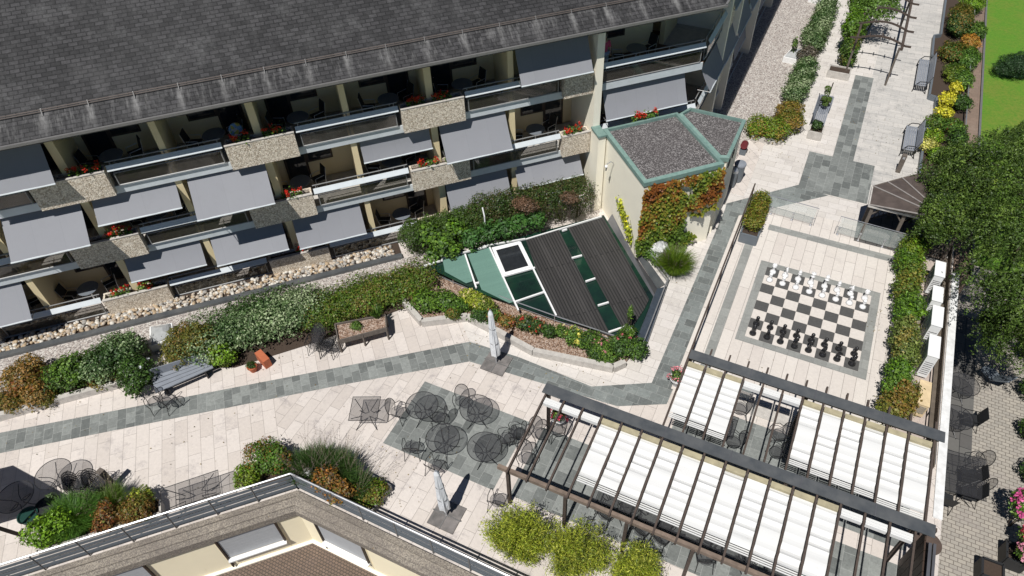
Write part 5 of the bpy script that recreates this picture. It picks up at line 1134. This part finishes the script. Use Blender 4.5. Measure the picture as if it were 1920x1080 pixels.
# ================================================================ ARCHED PERGOLA upper right
t = thing('arch_pergola', (1.8, 12, 0), 'row of low brown timber arches with short cross pegs over the far path', 'pergola')
xl, xr = .72, 2.92
MB().beam((xr, 16.1, 2.18), (xr, 60, 2.18), .12, .14).build('side_beam', M['beam'], t); MB().beam((xl, 16.1, 2.18), (xl, 60, 2.18), .1, .12).build('side_beam', M['beam'], t)
for k in range(12):
    y = 16.35+1.72*k; mb = MB(); pts = [(xl-.35+(xr-xl+.75)*u, y, 2.26+.30*sin(pi*min(max((u-.1)/.8, 0), 1))) for u in [i/10 for i in range(11)]]
    for a, b in zip(pts[:-1], pts[1:]): mb.beam(a, b, .06, .09)
    for u in (3, 5, 7): mb.box((pts[u][0], y, pts[u][2]+.05), (.05, .42, .05))
    mb.build('arch', M['beam'], t)
for x, y in ((xr-.1, 16.3), (xl, 16.5), (xr, 23.3), (xl, 23.3), (xr, 30), (xl, 30)): MB().beam((x, y, 0), (x, y, 2.15), .1, .1).build('post', M['wood_g'], t)
block('concrete_planter', R4(-.15, .95, 16.0, 16.7), .4, M['concr'], 'pale concrete planter at the foot of the arch pergola', 'planter')
bush('climber', 'olive green climber at the near left post of the arches', 'climber', [(*G2(1592, 95, .8), .8, .5, .7, .8), (*G2(1590, 115, .4), .45, .4, .4, .45)], 2400, .085, OLIVE[:3]+GREEN, 131)
bush('climber', 'bright green leafy climber on the left of the second arch', 'climber', [(*G2(1602, 52, 1.6), 1.6, .6, 1.2, .9), (*G2(1600, 62, 1.0), 1.0, .6, .9, .8)], 3600, .11, BRGRN[:1]+GREEN[:3], 132)
bush('climber', 'large spreading green climber over the far arches at the top edge', 'climber', [(*G2(1640, 8, 2.1), 2.1, 1.3, 1.6, .8), (*G2(1618, 12, 1.8), 1.8, .8, 1.3, .9)], 4500, .12, [(.07, .14, .02), (.10, .18, .03), (.05, .10, .015)], 133)
# ================================================================ GAZEBO
GZ = [(2.95, 3.0), (2.94, 4.3), (3.96, 5.33), (5.0, 6.3), (6.5, 6.3), (6.5, 3.0)]; zE = 1.95
ap = G(1777, 412, 2.45); t = thing('gazebo', (4.5, 4.3, 0), 'wooden pavilion with a brown faceted roof half hidden under the weeping tree', 'gazebo')
mb = MB(); n = len(GZ)
for i in range(n): mb.quad((*GZ[i], zE), (*ap[:2], 2.45), (*GZ[(i+1) % n], zE))
rf2 = mb.build('roof', plain('brown_roof_sheet', (.115, .09, .078), .55, var=.4, scale=2.5, vec='pos'), t)
PR_ = plain('pale_rib', (.34, .31, .29), .6)
for q in [GZ[1], GZ[2], GZ[3], GZ[0], (4.3, 3.0)]+[lerp(GZ[1], GZ[2], .5)]:
    MB().beam((*q, zE+.03), (ap[0], ap[1], 2.48), .05, .03).build('roof_rib', PR_, rf2)
WB = plain('worn_white_board', (.58, .55, .51), .7, var=.4)
for i in range(n): MB().beam((*GZ[i], zE-.04), (*GZ[(i+1) % n], zE-.04), .05, .1).build('eaves_board', WB if i in (0, 5) else M['wood_g'], t)
PP = [(3.12, 3.12), (4.32, 3.12), (5.6, 3.12), (3.12, 4.25), (4.1, 5.2), (5.05, 6.1), (6.3, 6.1), (6.3, 3.12)]
for q in PP: MB().beam((*q, 0), (*q, zE), .12, .12).build('post', M['wood_g'], t)
for a, b in ((1, 2), (2, 7), (3, 4), (4, 5)):
    ps, pe = PP[a], PP[b]; mb = MB().beam((*ps, .85), (*pe, .85), .05, .05).beam((*ps, .15), (*pe, .15), .05, .05)
    for k in range(7):
        u, v = k/6, min(1, (k+1.6)/6); mb.beam((*lerp(ps, pe, u), .17), (*lerp(ps, pe, v), .83), .015, .025).beam((*lerp(ps, pe, v), .17), (*lerp(ps, pe, u), .83), .02, .02)
    mb.build('lattice', M['wood_g'], t)
for a, b in ((0, 1), (1, 2), (2, 1)):
    for q, w2 in ((PP[a], PP[b]), (PP[b], PP[a])): MB().beam((*lerp(q, w2, .03), zE-.5), (*lerp(q, w2, .3), zE-.08), .05, .05).build('brace', M['wood_g'], t)
sheet('gazebo_floor', GZ, M['yard_d'], .022)
# ================================================================ TREES
def tree(name, label, base, h, blobs, n, size, cols, seed, asp=.55, limbs=9, r=.16, strands=0, thick=.6, cover=1.):
    t = thing(name, base, label, 'tree'); rg = random.Random(seed); mb = MB(); top = (base[0]+.1, base[1], base[2]+h)
    mb.tube([base, (base[0]+.05, base[1]+.03, base[2]+h*.5), top], [r, r*.7, r*.25], 10)
    for i in range(limbs):
        b = blobs[i % len(blobs)]; u = rg.uniform(.35, .85); q = (base[0]+.05, base[1], base[2]+h*u)
        e = (b[0]+rg.uniform(-.5, .5)*b[3], b[1]+rg.uniform(-.5, .5)*b[4], b[2]+rg.uniform(-.2, .6)*b[5])
        mb.tube([q, tuple((q[k]+e[k])/2+(.25 if k == 2 else 0) for k in range(3)), e], [r*.4, r*.25, .02], 6)
    mb.build('trunk', M['bark'], t)
    if strands:
        rs = np.random.RandomState(seed); B = np.array(blobs); ib = rs.randint(len(B), size=strands); d = rs.normal(size=(strands, 3)); d[:, 2] = abs(d[:, 2])*.9; d /= np.linalg.norm(d, axis=1)[:, None]
        S = B[ib, :3]+d*B[ib, 3:6]*rs.uniform(.75, 1.1, (strands, 1)); Ln = rs.uniform(.25, .85, strands)*(1+.6*(S[:, 0] > 9.5)); m = 34; u = rs.rand(strands, m, 1)
        dirs = d*[1, 1, 0]*.35; Q = S[:, None, :]+dirs[:, None, :]*u*Ln[:, None, None]+np.array([0, 0, -1.])*u**1.4*Ln[:, None, None]+rs.normal(size=(strands, m, 3))*.05
        Q = Q.reshape(-1, 3); Q = Q[Q[:, 2] > base[2]+.3]; cc = np.repeat(pal(S, cols, seed, 1.1), m, 0)[:len(Q)]
        leafmesh('hanging_twigs', Q, rs.normal(size=Q.shape)*.6+[0, -.2, .6], size*rs.uniform(.6, 1.2, len(Q)), asp, cc*rs.uniform(.7, 1.4, (len(Q), 1)), t, rs)
    crown('crown', blobs, n, size, cols, t, seed, asp, .4, thick, .2, 1.1, base[2]+.4, cover)
    return t
# weeping tree on the right, rooted in the lower courtyard bed
wb = []
for x, y, z, r in [(1782, 345, 2.9, .55), (1768, 385, 2.8, .55), (1755, 418, 2.2, .42), (1800, 300, 2.8, .8), (1790, 340, 2.2, 1.3), (1850, 330, 3.2, 1.5), (1905, 300, 3.2, 1.5), (1768, 400, 1.6, .7), (1815, 415, 2.0, .95), (1880, 430, 2.6, 1.6), (1900, 520, 2.4, 1.6), (1893, 560, 1.2, 1.0), (1905, 640, .4, 1.0), (1885, 605, .4, .7), (1950, 580, 2, 1.6), (1960, 420, 3, 2), (1925, 262, 2.2, .8), (1810, 375, 2.4, 1.0)]:
    p = G(x, y, z); wb.append((p[0], p[1], z, r, r, r*.85))
tb_ = G2(1905, 500, -2.8)
WT = tree('weeping_tree', 'large dark green weeping tree over the gazebo, the lawn corner and the courtyard', (tb_[0], tb_[1]+.6, -2.86), 6.2, wb, 30000, .085, [(.035, .065, .012), (.06, .105, .018), (.09, .14, .028), (.026, .05, .01)], 140, limbs=16, r=.2, thick=.7, strands=2600, cover=.55)
p = G(1905, 125, -2.2); tree('conifer_shrub', 'dark green spreading conifer on the lawn at the right edge', (p[0], p[1], -2.86), 1.3, [(p[0], p[1], -2.1, 1.0, .9, .7), (p[0]+.6, p[1]+.3, -2.2, .9, .8, .6), (p[0]-.5, p[1]-.2, -2.4, .7, .7, .45)], 6000, .10, [(.018, .045, .018), (.03, .065, .025), (.012, .03, .012)], 141, asp=.25, limbs=6, r=.08)
# ================================================================ COURTYARD (lower level)
ZC_ = -2.84
def outdoor_chair():
    t = thing('black_chair', (0, 0, 0), 'x', 'chair', world=False)
    MB().box((0, 0, .44), (.5, .48, .03)).build('seat', M['black'], t)
    MB().hexa([(-.25, .22, .48), (.25, .22, .48), (.25, .24, .48), (-.25, .24, .48)], [(-.25, .36, 1.02), (.25, .36, 1.02), (.25, .38, 1.02), (-.25, .38, 1.02)]).build('backrest', M['black'], t)
    for s in (-1, 1):
        MB().tube([(s*.26, .34, 0), (s*.26, .2, .45), (s*.26, .36, 1.03)], .014, 5).build('leg', M['steel'], t)
        MB().tube([(s*.26, -.28, 0), (s*.26, -.22, .64), (s*.26, .26, .66)], .014, 5).build('leg', M['steel'], t)
    return t
oc_ = outdoor_chair()
for c, a, l in [((1820, 786), -85, 'black fabric chair with upright back, upper one at the courtyard tables'), ((1818, 893), -85, 'black fabric chair at the big mesh table, facing the wall'), ((1818, 925), -90, 'black fabric chair at the lower corner of the big mesh table'), ((1772, 935), 180, 'black fabric chair at the near end of the big mesh table')]:
    put(oc_, (*G2(*c, ZC_+.44), ZC_), T_(a), l, 'black chairs in the courtyard')
put(mc, (*G2(1836, 865, ZC_+.43), ZC_), T_(-60), 'wire mesh chair with oval back in the courtyard, between the black chairs', 'wire mesh armchairs in the courtyard')
put(mc, (*G2(1838, 908, ZC_+.43), ZC_), T_(-95), 'wire mesh chair at the lower right of the big mesh table', 'wire mesh armchairs in the courtyard')
bt2 = rect_table(1.75, .85, 'big_mesh_table')
put(bt2, (*G2(1795, 905, ZC_+.72), ZC_), T_(5), 'big mesh table by the white coping, nearest to the lower edge', 'big mesh tables in the courtyard')
put(bt2, (*G2(1800, 868, ZC_+.72), ZC_), T_(5), 'big mesh table by the white coping, behind the nearest one', 'big mesh tables in the courtyard')
put(rt, (*G2(1795, 782, ZC_+.72), ZC_), 0, 'round mesh table on the shade-toned flags of the courtyard', 'round mesh tables in the courtyard')
put(rt, (*G2(1808, 720, ZC_+.72), ZC_), 0, 'round mesh table farther up the shade-toned flags, near the tree shade', 'round mesh tables in the courtyard')
# lounger
p = G2(1856, 700, ZC_+.3); t = thing('recliner', (*p, ZC_), 'dark grey garden recliner standing askew on the courtyard pavers', 'lounger', rz=T_(-130), world=False)
MB().hexa([(-.28, -.3, .36), (.28, -.3, .36), (.28, .22, .30), (-.28, .22, .30)], [(-.28, -.3, .39), (.28, -.3, .39), (.28, .22, .33), (-.28, .22, .33)]).build('seat', M['plast'], t)
MB().hexa([(-.28, .22, .30), (.28, .22, .30), (.28, .25, .28), (-.28, .25, .28)], [(-.28, .75, .85), (.28, .75, .85), (.28, .79, .82), (-.28, .79, .82)]).build('backrest', M['plast'], t)
for s in (-1, 1): MB().tube([(s*.31, .55, 0), (s*.31, -.05, .55), (s*.31, -.35, .5), (s*.31, .3, 0)], .015, 5).build('leg', M['steel'], t)
solo(MB().prism(R4(11.3, 11.36, -30, 6), -2.86, -2.35), 'low_fence', M['wood_d'], 'low dark edging fence at the right side of the courtyard pavers', 'fence')
for c, hs, l, r in [((1912, 945, -1.6), (.75, .12, .35), 'mass of bright pink flowers over the right edge of the courtyard', .5), ((1918, 1000, -1.9), (.62, .05, .12), 'small red and green flower plant at the right edge, below the pink mass', .3), ((1916, 1035, -1.8), (.78, .30, .42), 'pale pink flowers at the lower right corner of the courtyard', .35)]:
    p = G(*c); bush('flower_plant', l, 'flowers', [(p[0]+.2, p[1], c[2], r, r*1.1, r*.8)], 900, .09, GREEN, int(c[1]), base=-2.84, fl=(hs, 45, .10))
for i, (x, y) in enumerate([(1915, 790), (1918, 870), (1912, 640), (1915, 715)]): p = G(x, y, -2.1); bush('edge_shrub', ('leafy dark', 'sparse green', 'shaded', 'small dark')[i]+' shrub spilling over the courtyard edge '+('under the middle of the picture', 'above the pink flowers', 'below the weeping tree', 'right of the recliner')[i], 'shrub', [(p[0]+.42, p[1], -2.3, .38, .5, .42)], 700, .09, DKGRN+GREEN[:1], 150+i, base=-2.84)
for c, l in [((1903, 1042), 'black square tub at the right edge of the pavers'), ((1857, 1072), 'black planter with yellow-green leaves at the bottom right')]:
    p = G2(*c, ZC_+.4); block('black_planter', R4(p[0]-.3, p[0]+.3, p[1]-.3, p[1]+.3), .6, M['black'], l, 'planter', z0=-2.84)
# ================================================================ LOWER BUILDING (bottom left) with parapet and handrail
LBD = thing('lower_building', (-11.3, -17, -2.86), 'cream building below the terrace edge with rough concrete parapet and shuttered windows', 'building')
d45 = (-math.sqrt(.5), -math.sqrt(.5)); 
def off_line(o):       # polyline parallel to the terrace edge, o metres outwards: left far, corner, right far
    # left leg normal (outwards) = (.707,-.707), right leg normal = (0,-1)
    cx, cy = -11.42, -16.12; nl = (math.sqrt(.5), -math.sqrt(.5))
    # intersection of both offset lines
    y = cy-o; A0 = (cx+nl[0]*o, cy+nl[1]*o); t_ = (y-A0[1])/d45[1]; x = A0[0]+d45[0]*t_
    return [(x+d45[0]*40, y+d45[1]*40), (x, y), (20, y)]
def band(o1, z1, o2, z2, zb, name, mat):
    a, b = off_line(o1), off_line(o2); mb = MB()
    for i in (0, 1): mb.hexa([(*a[i], zb), (*a[i+1], zb), (*b[i+1], zb), (*b[i], zb)], [(*a[i], z1), (*a[i+1], z1), (*b[i+1], z2), (*b[i], z2)])
    mb.build(name, mat, LBD)
band(.02, .10, .20, .10, -.3, 'parapet', M['agg_p']); band(.203, .04, .42, -.04, -.4, 'parapet', M['agg_p']); band(.423, -.08, .54, -.20, -.5, 'parapet', M['agg_p'])
W0 = .42; wl = off_line(W0); zb = -2.95
mb = MB(); wi = off_line(.05)
for i in (0, 1): mb.hexa([(*wi[i], zb), (*wi[i+1], zb), (*wl[i+1], zb), (*wl[i], zb)], [(*wi[i], -.41), (*wi[i+1], -.41), (*wl[i+1], -.41), (*wl[i], -.41)])
mb.build('wall', M['cream'], LBD)
band(W0+.004, -2.55, W0+.1, -2.58, -2.7, 'ledge', M['cream2'])
far_ = off_line(30); sheetp = off_line(W0+.02)
M['hex'] = bricks('hexagon_tiles', X_, Y_, .115, .10, (.20, .14, .105), (.155, .11, .08), (.075, .058, .045), .012, .5, stain=(.12, .09, .08), stain_amt=.4, bmp=1.)
MB().quad(*[(*p, -2.64) for p in (sheetp[0], sheetp[1], sheetp[2], (20, -60), (-60, -60))][::-1]).build('tiled_roof', M['hex'], LBD)
frL = Fr(radians(45), *off_line(W0)[1]); frR = Fr(0., *off_line(W0)[1])
M['shut'] = plain('grey_shutter', (.40, .41, .42), .6, var=.08)
def shutter_window(fr, a, b, par=LBD):
    a, b = min(a, b), max(a, b); z0, z1 = -1.85, -.5
    w_ = MB().fb(fr, a, b, .0, .02, z0-.6, z1+.05).build('window', M['cream'], par)
    MB().fb(fr, a+.03, a+.08, .02, .1, z0-.6, z1+.05).fb(fr, b-.08, b-.03, .02, .1, z0-.1, z1+.05).fb(fr, a+.03, b-.03, .02, .09, z1, z1+.05).build('frame', M['wood_d'], w_)
    mb = MB(); n = 16
    for i in range(n): z = z0+(z1-z0)*i/n; mb.fb(fr, a+.1, b-.1, .03,   .045+.001*(i % 2), z, z+(z1-z0)/n-.004)
    mb.build('shutter', M['shut'], w_); MB().fb(fr, a+.06, b-.02, .05, .2, z0-.08, z0-.02).build('sill', M['white'], w_)
for a in (-.72, -4.7, -8.7): shutter_window(frL, a-1.95, a)
for a in (.62, 4.7): shutter_window(frR, a, a+1.9)
hr = off_line(-.06)
def edge_rail(label, a, b):
    t = thing('terrace_railing', (*b, 0), label, 'railing'); L_ = math.hypot(b[0]-a[0], b[1]-a[1]); n = int(L_/1.25)
    MB().tube([(*a, 1.0), (*b, 1.0)], .035, 8).build('handrail', M['white'] if False else M['alu'], t)
    for z in (.22, .42, .62, .80): MB().beam((*a, z), (*b, z), .012, .13 if z > .3 else .16).build('slat', M['plast'], t)
    for i in range(min(n, 16)):
        u = i*1.25/L_; x, y = b[0]+(a[0]-b[0])*u, b[1]+(a[1]-b[1])*u; MB().beam((x, y, .02), (x, y, .98), .04, .04).build('post', M['rail'], t)
ab = hr[1]; edge_rail('grey slatted railing with pale handrail along the left terrace edge', (ab[0]+d45[0]*18, ab[1]+d45[1]*18), ab)
edge_rail('grey slatted railing with pale handrail along the lower terrace edge', (8, ab[1]), ab)
mb = MB()
# ================================================================ BEDS along the lower edge
bush('barberry', 'bright green round shrub at the left of the long grass bed', 'shrub', gb_((465, 893, .45, .42, .42, .4)), 1400, .07, BRGRN[:1]+YGREEN[2:], 161)
bush('barberry', 'dark red and green shrub left of the long grass bed', 'shrub', gb_((495, 855, .6, .65, .55, .5), (520, 862, .6, .55, .5, .5)), 3200, .07, RUSTY[:3]+GREEN[:2], 162)
for i, (x, y, l) in enumerate([(575, 880, 'left tuft'), (605, 875, 'second tuft'), (640, 890, 'third tuft'), (665, 910, 'right tuft')]):
    grass('ornamental_grass', 'tall dark green ornamental grass with thin plumes by the lower railing, '+l, G2(x, y+(14, 18, 10, 16)[i]), (1500, 1900, 2100, 1300)[i], (.85, 1.05, .95, .8)[i], .62, [(.04, .085, .02), (.065, .12, .025), (.03, .06, .015)], 70+i, base=.15, rad=.42, wid=.011, cat='grass', tilt=(0, .08), plume=(34, 1.6, (.17, .12, .11)))
bush('autumn_shrub', 'orange red shrub in the grass bed by the railing corner', 'shrub', gb_((612, 900, .75, .45, .4, .35), (640, 922, .6, .5, .4, .35)), 2600, .08, RUSTY[1:2]+AUTUMN+[(.36, .14, .03)], 166)
bush('low_shrub', 'low bright green and brown plants at the right end of the grass bed', 'shrub', gb_((680, 925, .3, .5, .4, .28), (705, 918, .3, .45, .4, .25), (695, 935, .25, .4, .3, .25)), 2000, .065, BRGRN[:1]+OLIVE+GREEN[:1], 167)
t = thing('stone_ornament', (*G2(581, 893), 0), 'small grey stone ornament half hidden in the grass bed', 'ornament'); p = G2(579, 888, .5); MB().ball((*p, .5), .19, 12, rz=.26).build('stone', M['stone_w'], t); MB().tube([(*p, 0), (*p, .4)], .1).build('foot', M['stone_w'], t)
kerb('bed_kerb', 'dark metal edge at the right end of the grass bed by the railing', [G2(*c, .25) for c in ((700, 955), (733, 912), (640, 860))], .3, .06, M['rail'])
sheet('soil_bed', [G2(*c) for c in ((440, 915), (450, 880), (520, 850), (640, 872), (728, 918), (702, 957), (560, 915), (540, 905))], M['soil'], .05)
lbp = [G2(*c, .35) for c in ((60, 1005), (120, 960), (270, 925), (298, 945), (300, 965), (180, 1005), (80, 1030))]
bush('low_shrub', 'bright yellow-green shrub spilling over the left handrail', 'shrub', gb_((80, 1000, .6, .6, .5, .45), (110, 985, .55, .5, .5, .4)), 2600, .085, BRGRN[:3], 171)
grass('ornamental_grass', 'fresh green fine grass clump in the bed along the left handrail', G2(150, 985), 3600, .75, .7, [(.06, .15, .02), (.09, .19, .025), (.045, .11, .015)], 75, base=.25, rad=.62, wid=.009, cat='grass', tilt=(0, .1))
bush('autumn_shrub', 'red and orange leaved shrub beside the fine grass clump', 'shrub', gb_((200, 965, .55, .45, .4, .4), (192, 982, .4, .4, .3, .3)), 1700, .08, AUTUMN+RUSTY[:1], 173)
grass('ornamental_grass', 'green grass clump with fine stems near the stacked chairs', G2(215, 952), 1500, .6, .7, [(.08, .14, .02), (.11, .17, .03)], 76, base=.25, rad=.4, wid=.008, cat='grass', plume=(40, 1.0, (.2, .16, .1)))
bush('autumn_shrub', 'brown-green shrub at the right end of the left railing bed', 'shrub', gb_((262, 955, .5, .55, .45, .4), (245, 962, .4, .4, .4, .35)), 2300, .065, OLIVE+AUTUMN[:1], 175)
bush('low_shrub', 'yellow-green tip plants in the concrete planter end', 'shrub', gb_((265, 932, .5, .4, .35, .25)), 900, .07, YGREEN, 176)
block('railing_planter', [G2(*c, .3) for c in ((70, 1035), (100, 985), (275, 925), (300, 940), (302, 962))], .35, M['concr'], 'pale planter along the left railing holding shrubs and grass', 'planter')
for c, l, m in [((97, 960), 'shiny black round pot in the shade at the lower left', M['black']), ((65, 978), 'dark green round pot in the shade at the lower left', plain('dark_green_pot', (.012, .05, .04), .4))]:
    p = G2(*c); t = thing('round_pot', (*p, 0), l, 'flower pot'); MB().lathe([(.2, 0), (.27, .4), (.3, .45), (.27, .45), (.24, .40)], (*p, 0), 24).build('pot', m, t)
crown('foliage', [(*G2(97, 935, .6), .6, .16, .16, .22)], 160, .08, [(.09, .14, .06)], t, 5)
for i, (x, y, n, l) in enumerate([(965, 1005, 1, 'bamboo clump with yellow-green leaves at the bottom edge, left one'), (1075, 1040, 1, 'bamboo clump with yellow-green leaves at the bottom edge, middle one'), (1190, 1075, 1, 'bamboo clump with yellow-green leaves at the bottom edge, right one')]):
    zz = 1.0; p = G(x, y, zz); t = thing('bamboo', (p[0], p[1], 0), l, 'bamboo'); k_ = (1.27, 1.27, .85)[i]; rs = np.random.RandomState(i)
    q = []; mb = MB()
    for j in range(120):
        a = rs.uniform(0, 2*pi); rr = rs.rand()**.5; e = np.array([p[0]+cos(a)*rr*.85*k_, p[1]+.15+sin(a)*rr*.72*k_, rs.uniform(.9, 2.3)*(1.05-.4*rr)]); b = np.array([p[0]+cos(a)*rr*.25, p[1]+.1+sin(a)*rr*.25, .3])
        mb.tube([b, (b+e)/2+[0, 0, .1], e], [.007, .006, .003], 4)
        u = rs.uniform(.25, 1.04, 130)[:, None]; q.append(b*(1-u)+e*u+rs.normal(size=(130, 3))*.075)
    mb.build('canes', plain('green_cane', (.14, .17, .03), .5), t); Q = np.concatenate(q)
    leafmesh('foliage', Q, rs.normal(size=Q.shape)+[0, 0, .5], rs.uniform(.06, .13, len(Q)), .2, pal(Q, BAMB, i, 2.5), t, rs)
    MB().prism(R4(p[0]-.4, p[0]+.4, p[1]-.25, p[1]+.45), 0, .4).build('tub', M['concr'], t)
# shading roof just outside the left edge
t = thing('terrace_canopy', (-21.5, -22, 0), 'flat canopy at the left edge of the terrace that shades the round tables', 'canopy')
cc = [(-20.76, -20.9), (-17.7, -21.0), (-20.5, -24.6), (-26, -24.5), (-24, -20.9)]
g1_, g2_ = np.array(G2(20, 875)), np.array(G2(135, 938)); sh = 2.7*math.tan(pi/2-SUN_EL)
A_ = g1_-[0, sh]; dd = (g2_-g1_); B_ = g1_+dd*1.02-[0, sh]; leftd = np.array(G2(0, 880))-g1_
MB().hexa([(*A_, 2.7), (*B_, 2.7), (B_[0]-3.6, B_[1]-3.6, 2.7), (A_[0]-3.6, A_[1]-3.6, 2.7), (*(A_+leftd*9), 2.7)], [(*A_, 2.82), (*B_, 2.82), (B_[0]-3.6, B_[1]-3.6, 2.82), (A_[0]-3.6, A_[1]-3.6, 2.82), (*(A_+leftd*9), 2.82)]).build('roof', M['white'], t)
p = G2(45, 1005); MB().beam((*p, 0), (B_[0]-.5, B_[1]-.6, 2.7), .1, .1).build('post', M['beam'], t)
# ================================================================ PERSON on the top balcony
def skin_fig(name, verts, edges, rad, mat, parent):
    me = bpy.data.meshes.new(name); me.from_pydata(verts, edges, []); o = bpy.data.objects.new(name, me); COL.objects.link(o)
    m = o.modifiers.new('skin', 'SKIN'); 
    for i, r in enumerate(rad): me.skin_vertices[0].data[i].radius = (r, r) if not isinstance(r, tuple) else r
    me.skin_vertices[0].data[0].use_root = True
    s = o.modifiers.new('sub', 'SUBSURF'); s.levels = 1; s.render_levels = 2; me.materials.append(mat); o.parent = parent
    for md in (m, s): md.show_in_editmode = False
    return o
pp = FA.P(-4.35, -7.55, 5.6)
PE = thing('person', pp, 'person in pink top and light blue trousers standing on the top balcony', 'person', rz=AZ-pi/2*0, world=False)
SKIN = plain('skin', (.50, .30, .22), .6)
V = [(0, 0, .95), (0, 0, 1.15), (0, 0, 1.36), (0, 0, 1.46), (0, -.01, 1.52), (0, -.01, 1.62), (0, 0, 1.70), (-.19, 0, 1.38), (-.25, -.02, 1.12), (-.22, -.14, .92), (.19, 0, 1.38), (.25, -.02, 1.12), (.22, -.16, .94), (-.10, 0, .90), (-.11, -.02, .50), (-.11, .02, .09), (-.12, -.12, .03), (.10, 0, .90), (.12, -.03, .50), (.13, .02, .09), (.14, -.12, .03)]
E_ = [(0, 1), (1, 2), (2, 3), (3, 4), (4, 5), (5, 6), (2, 7), (7, 8), (8, 9), (2, 10), (10, 11), (11, 12), (0, 13), (13, 14), (14, 15), (15, 16), (0, 17), (17, 18), (18, 19), (19, 20)]
Rr = [.14, .125, .14, .06, .06, .095, .07, .06, .045, .034, .06, .045, .034, .09, .062, .045, .04, .09, .062, .045, .04]
skin_fig('body', V, E_, Rr, SKIN, PE)
tv = [V[0], V[1], V[2], V[7], V[8], V[10], V[11]]; skin_fig('pink_top', tv, [(0, 1), (1, 2), (2, 3), (3, 4), (2, 5), (5, 6)], [.165, .15, .16, .078, .062, .078, .062], plain('pink_cloth', (.55, .07, .16), .8), PE)
tr = [V[0], V[13], V[14], (V[15][0], V[15][1], .14), V[17], V[18], (V[19][0], V[19][1], .14)]; skin_fig('trousers', tr, [(0, 1), (1, 2), (2, 3), (0, 4), (4, 5), (5, 6)], [.155, .108, .085, .07, .108, .085, .07], plain('light_blue_cloth', (.33, .42, .58), .8), PE)
for s in (-1, 1):
    for k in range(5):
        a = (k-2)*.012; MB().tube([(s*.22+a, -.15, .91), (s*.22+a*1.3, -.165, .87), (s*.22+a*1.3, -.17, .84+.006*abs(k-2))], [.009, .008, .006], 5).build('finger', SKIN, PE)
MB().ball((0, .02, 1.66), .108, 14, rz=.115).build('hair', plain('grey_hair', (.18, .16, .14), .9), PE, True)
MB().ball((-.035, -.1, 1.64), .012, 8).ball((.035, -.1, 1.64), .012, 8).build('eyes', M['white'], PE); MB().ball((0, -.112, 1.61), .016, 8).build('nose', SKIN, PE)
MB().tube([(-.022, -.098, 1.57), (0, -.103, 1.568), (.022, -.098, 1.57)], .005, 5).build('mouth', plain('lips', (.35, .12, .1), .5), PE)
# cushion
t = thing('cushion', FA.P(-18.7, -7.7, 5.6+.5), 'round blue and yellow patterned cushion leaning on a top floor chair', 'cushion'); 
MB().tube([FA.P(-18.7, -7.72, 6.35), FA.P(-18.72, -7.62, 6.38)], .25, 20).build('cover', grain('patterned_cloth', [(.25, .42, .62), (.62, .62, .58), (.16, .3, .5), (.55, .5, .12)], 9), t)
# ---- fallen leaves
rs = np.random.RandomState(77); P = []
for (x, y, r, m) in [(1430, 706, .5, 26), (1250, 520, 1.2, 40), (1660, 600, 1.0, 60), (560, 640, 2.2, 60), (1050, 700, 1.5, 60), (760, 900, 1.8, 50), (400, 860, 3, 60), (1590, 230, 3, 70), (1450, 300, 2, 50), (1690, 250, 1.5, 60), (120, 760, 2, 50), (880, 640, 1.2, 30)]:
    q = np.array([*G2(x, y), 0]); P.append(q+rs.normal(size=(m, 3))*[r*.6, r*.6, 0]+[0, 0, .03])
P = np.concatenate(P); o = leafmesh('fallen_leaves', P, rs.normal(size=P.shape)*.25+[0, 0, 1], rs.uniform(.025, .06, len(P)), .7, np.array([(.20, .12, .05), (.28, .2, .08), (.10, .07, .04)])[rs.randint(0, 3, len(P))], None, rs)
tag(o, 'small dry leaves scattered on the terrace paving', 'leaves', kind='stuff')
# ---- tidy
for o in bpy.data.objects:
    if '_w' in o: del o['_w']
    if 'fresh' in o: del o['fresh']
for p_ in (bt, bc, mc, rt, lt, oc_):
    pass
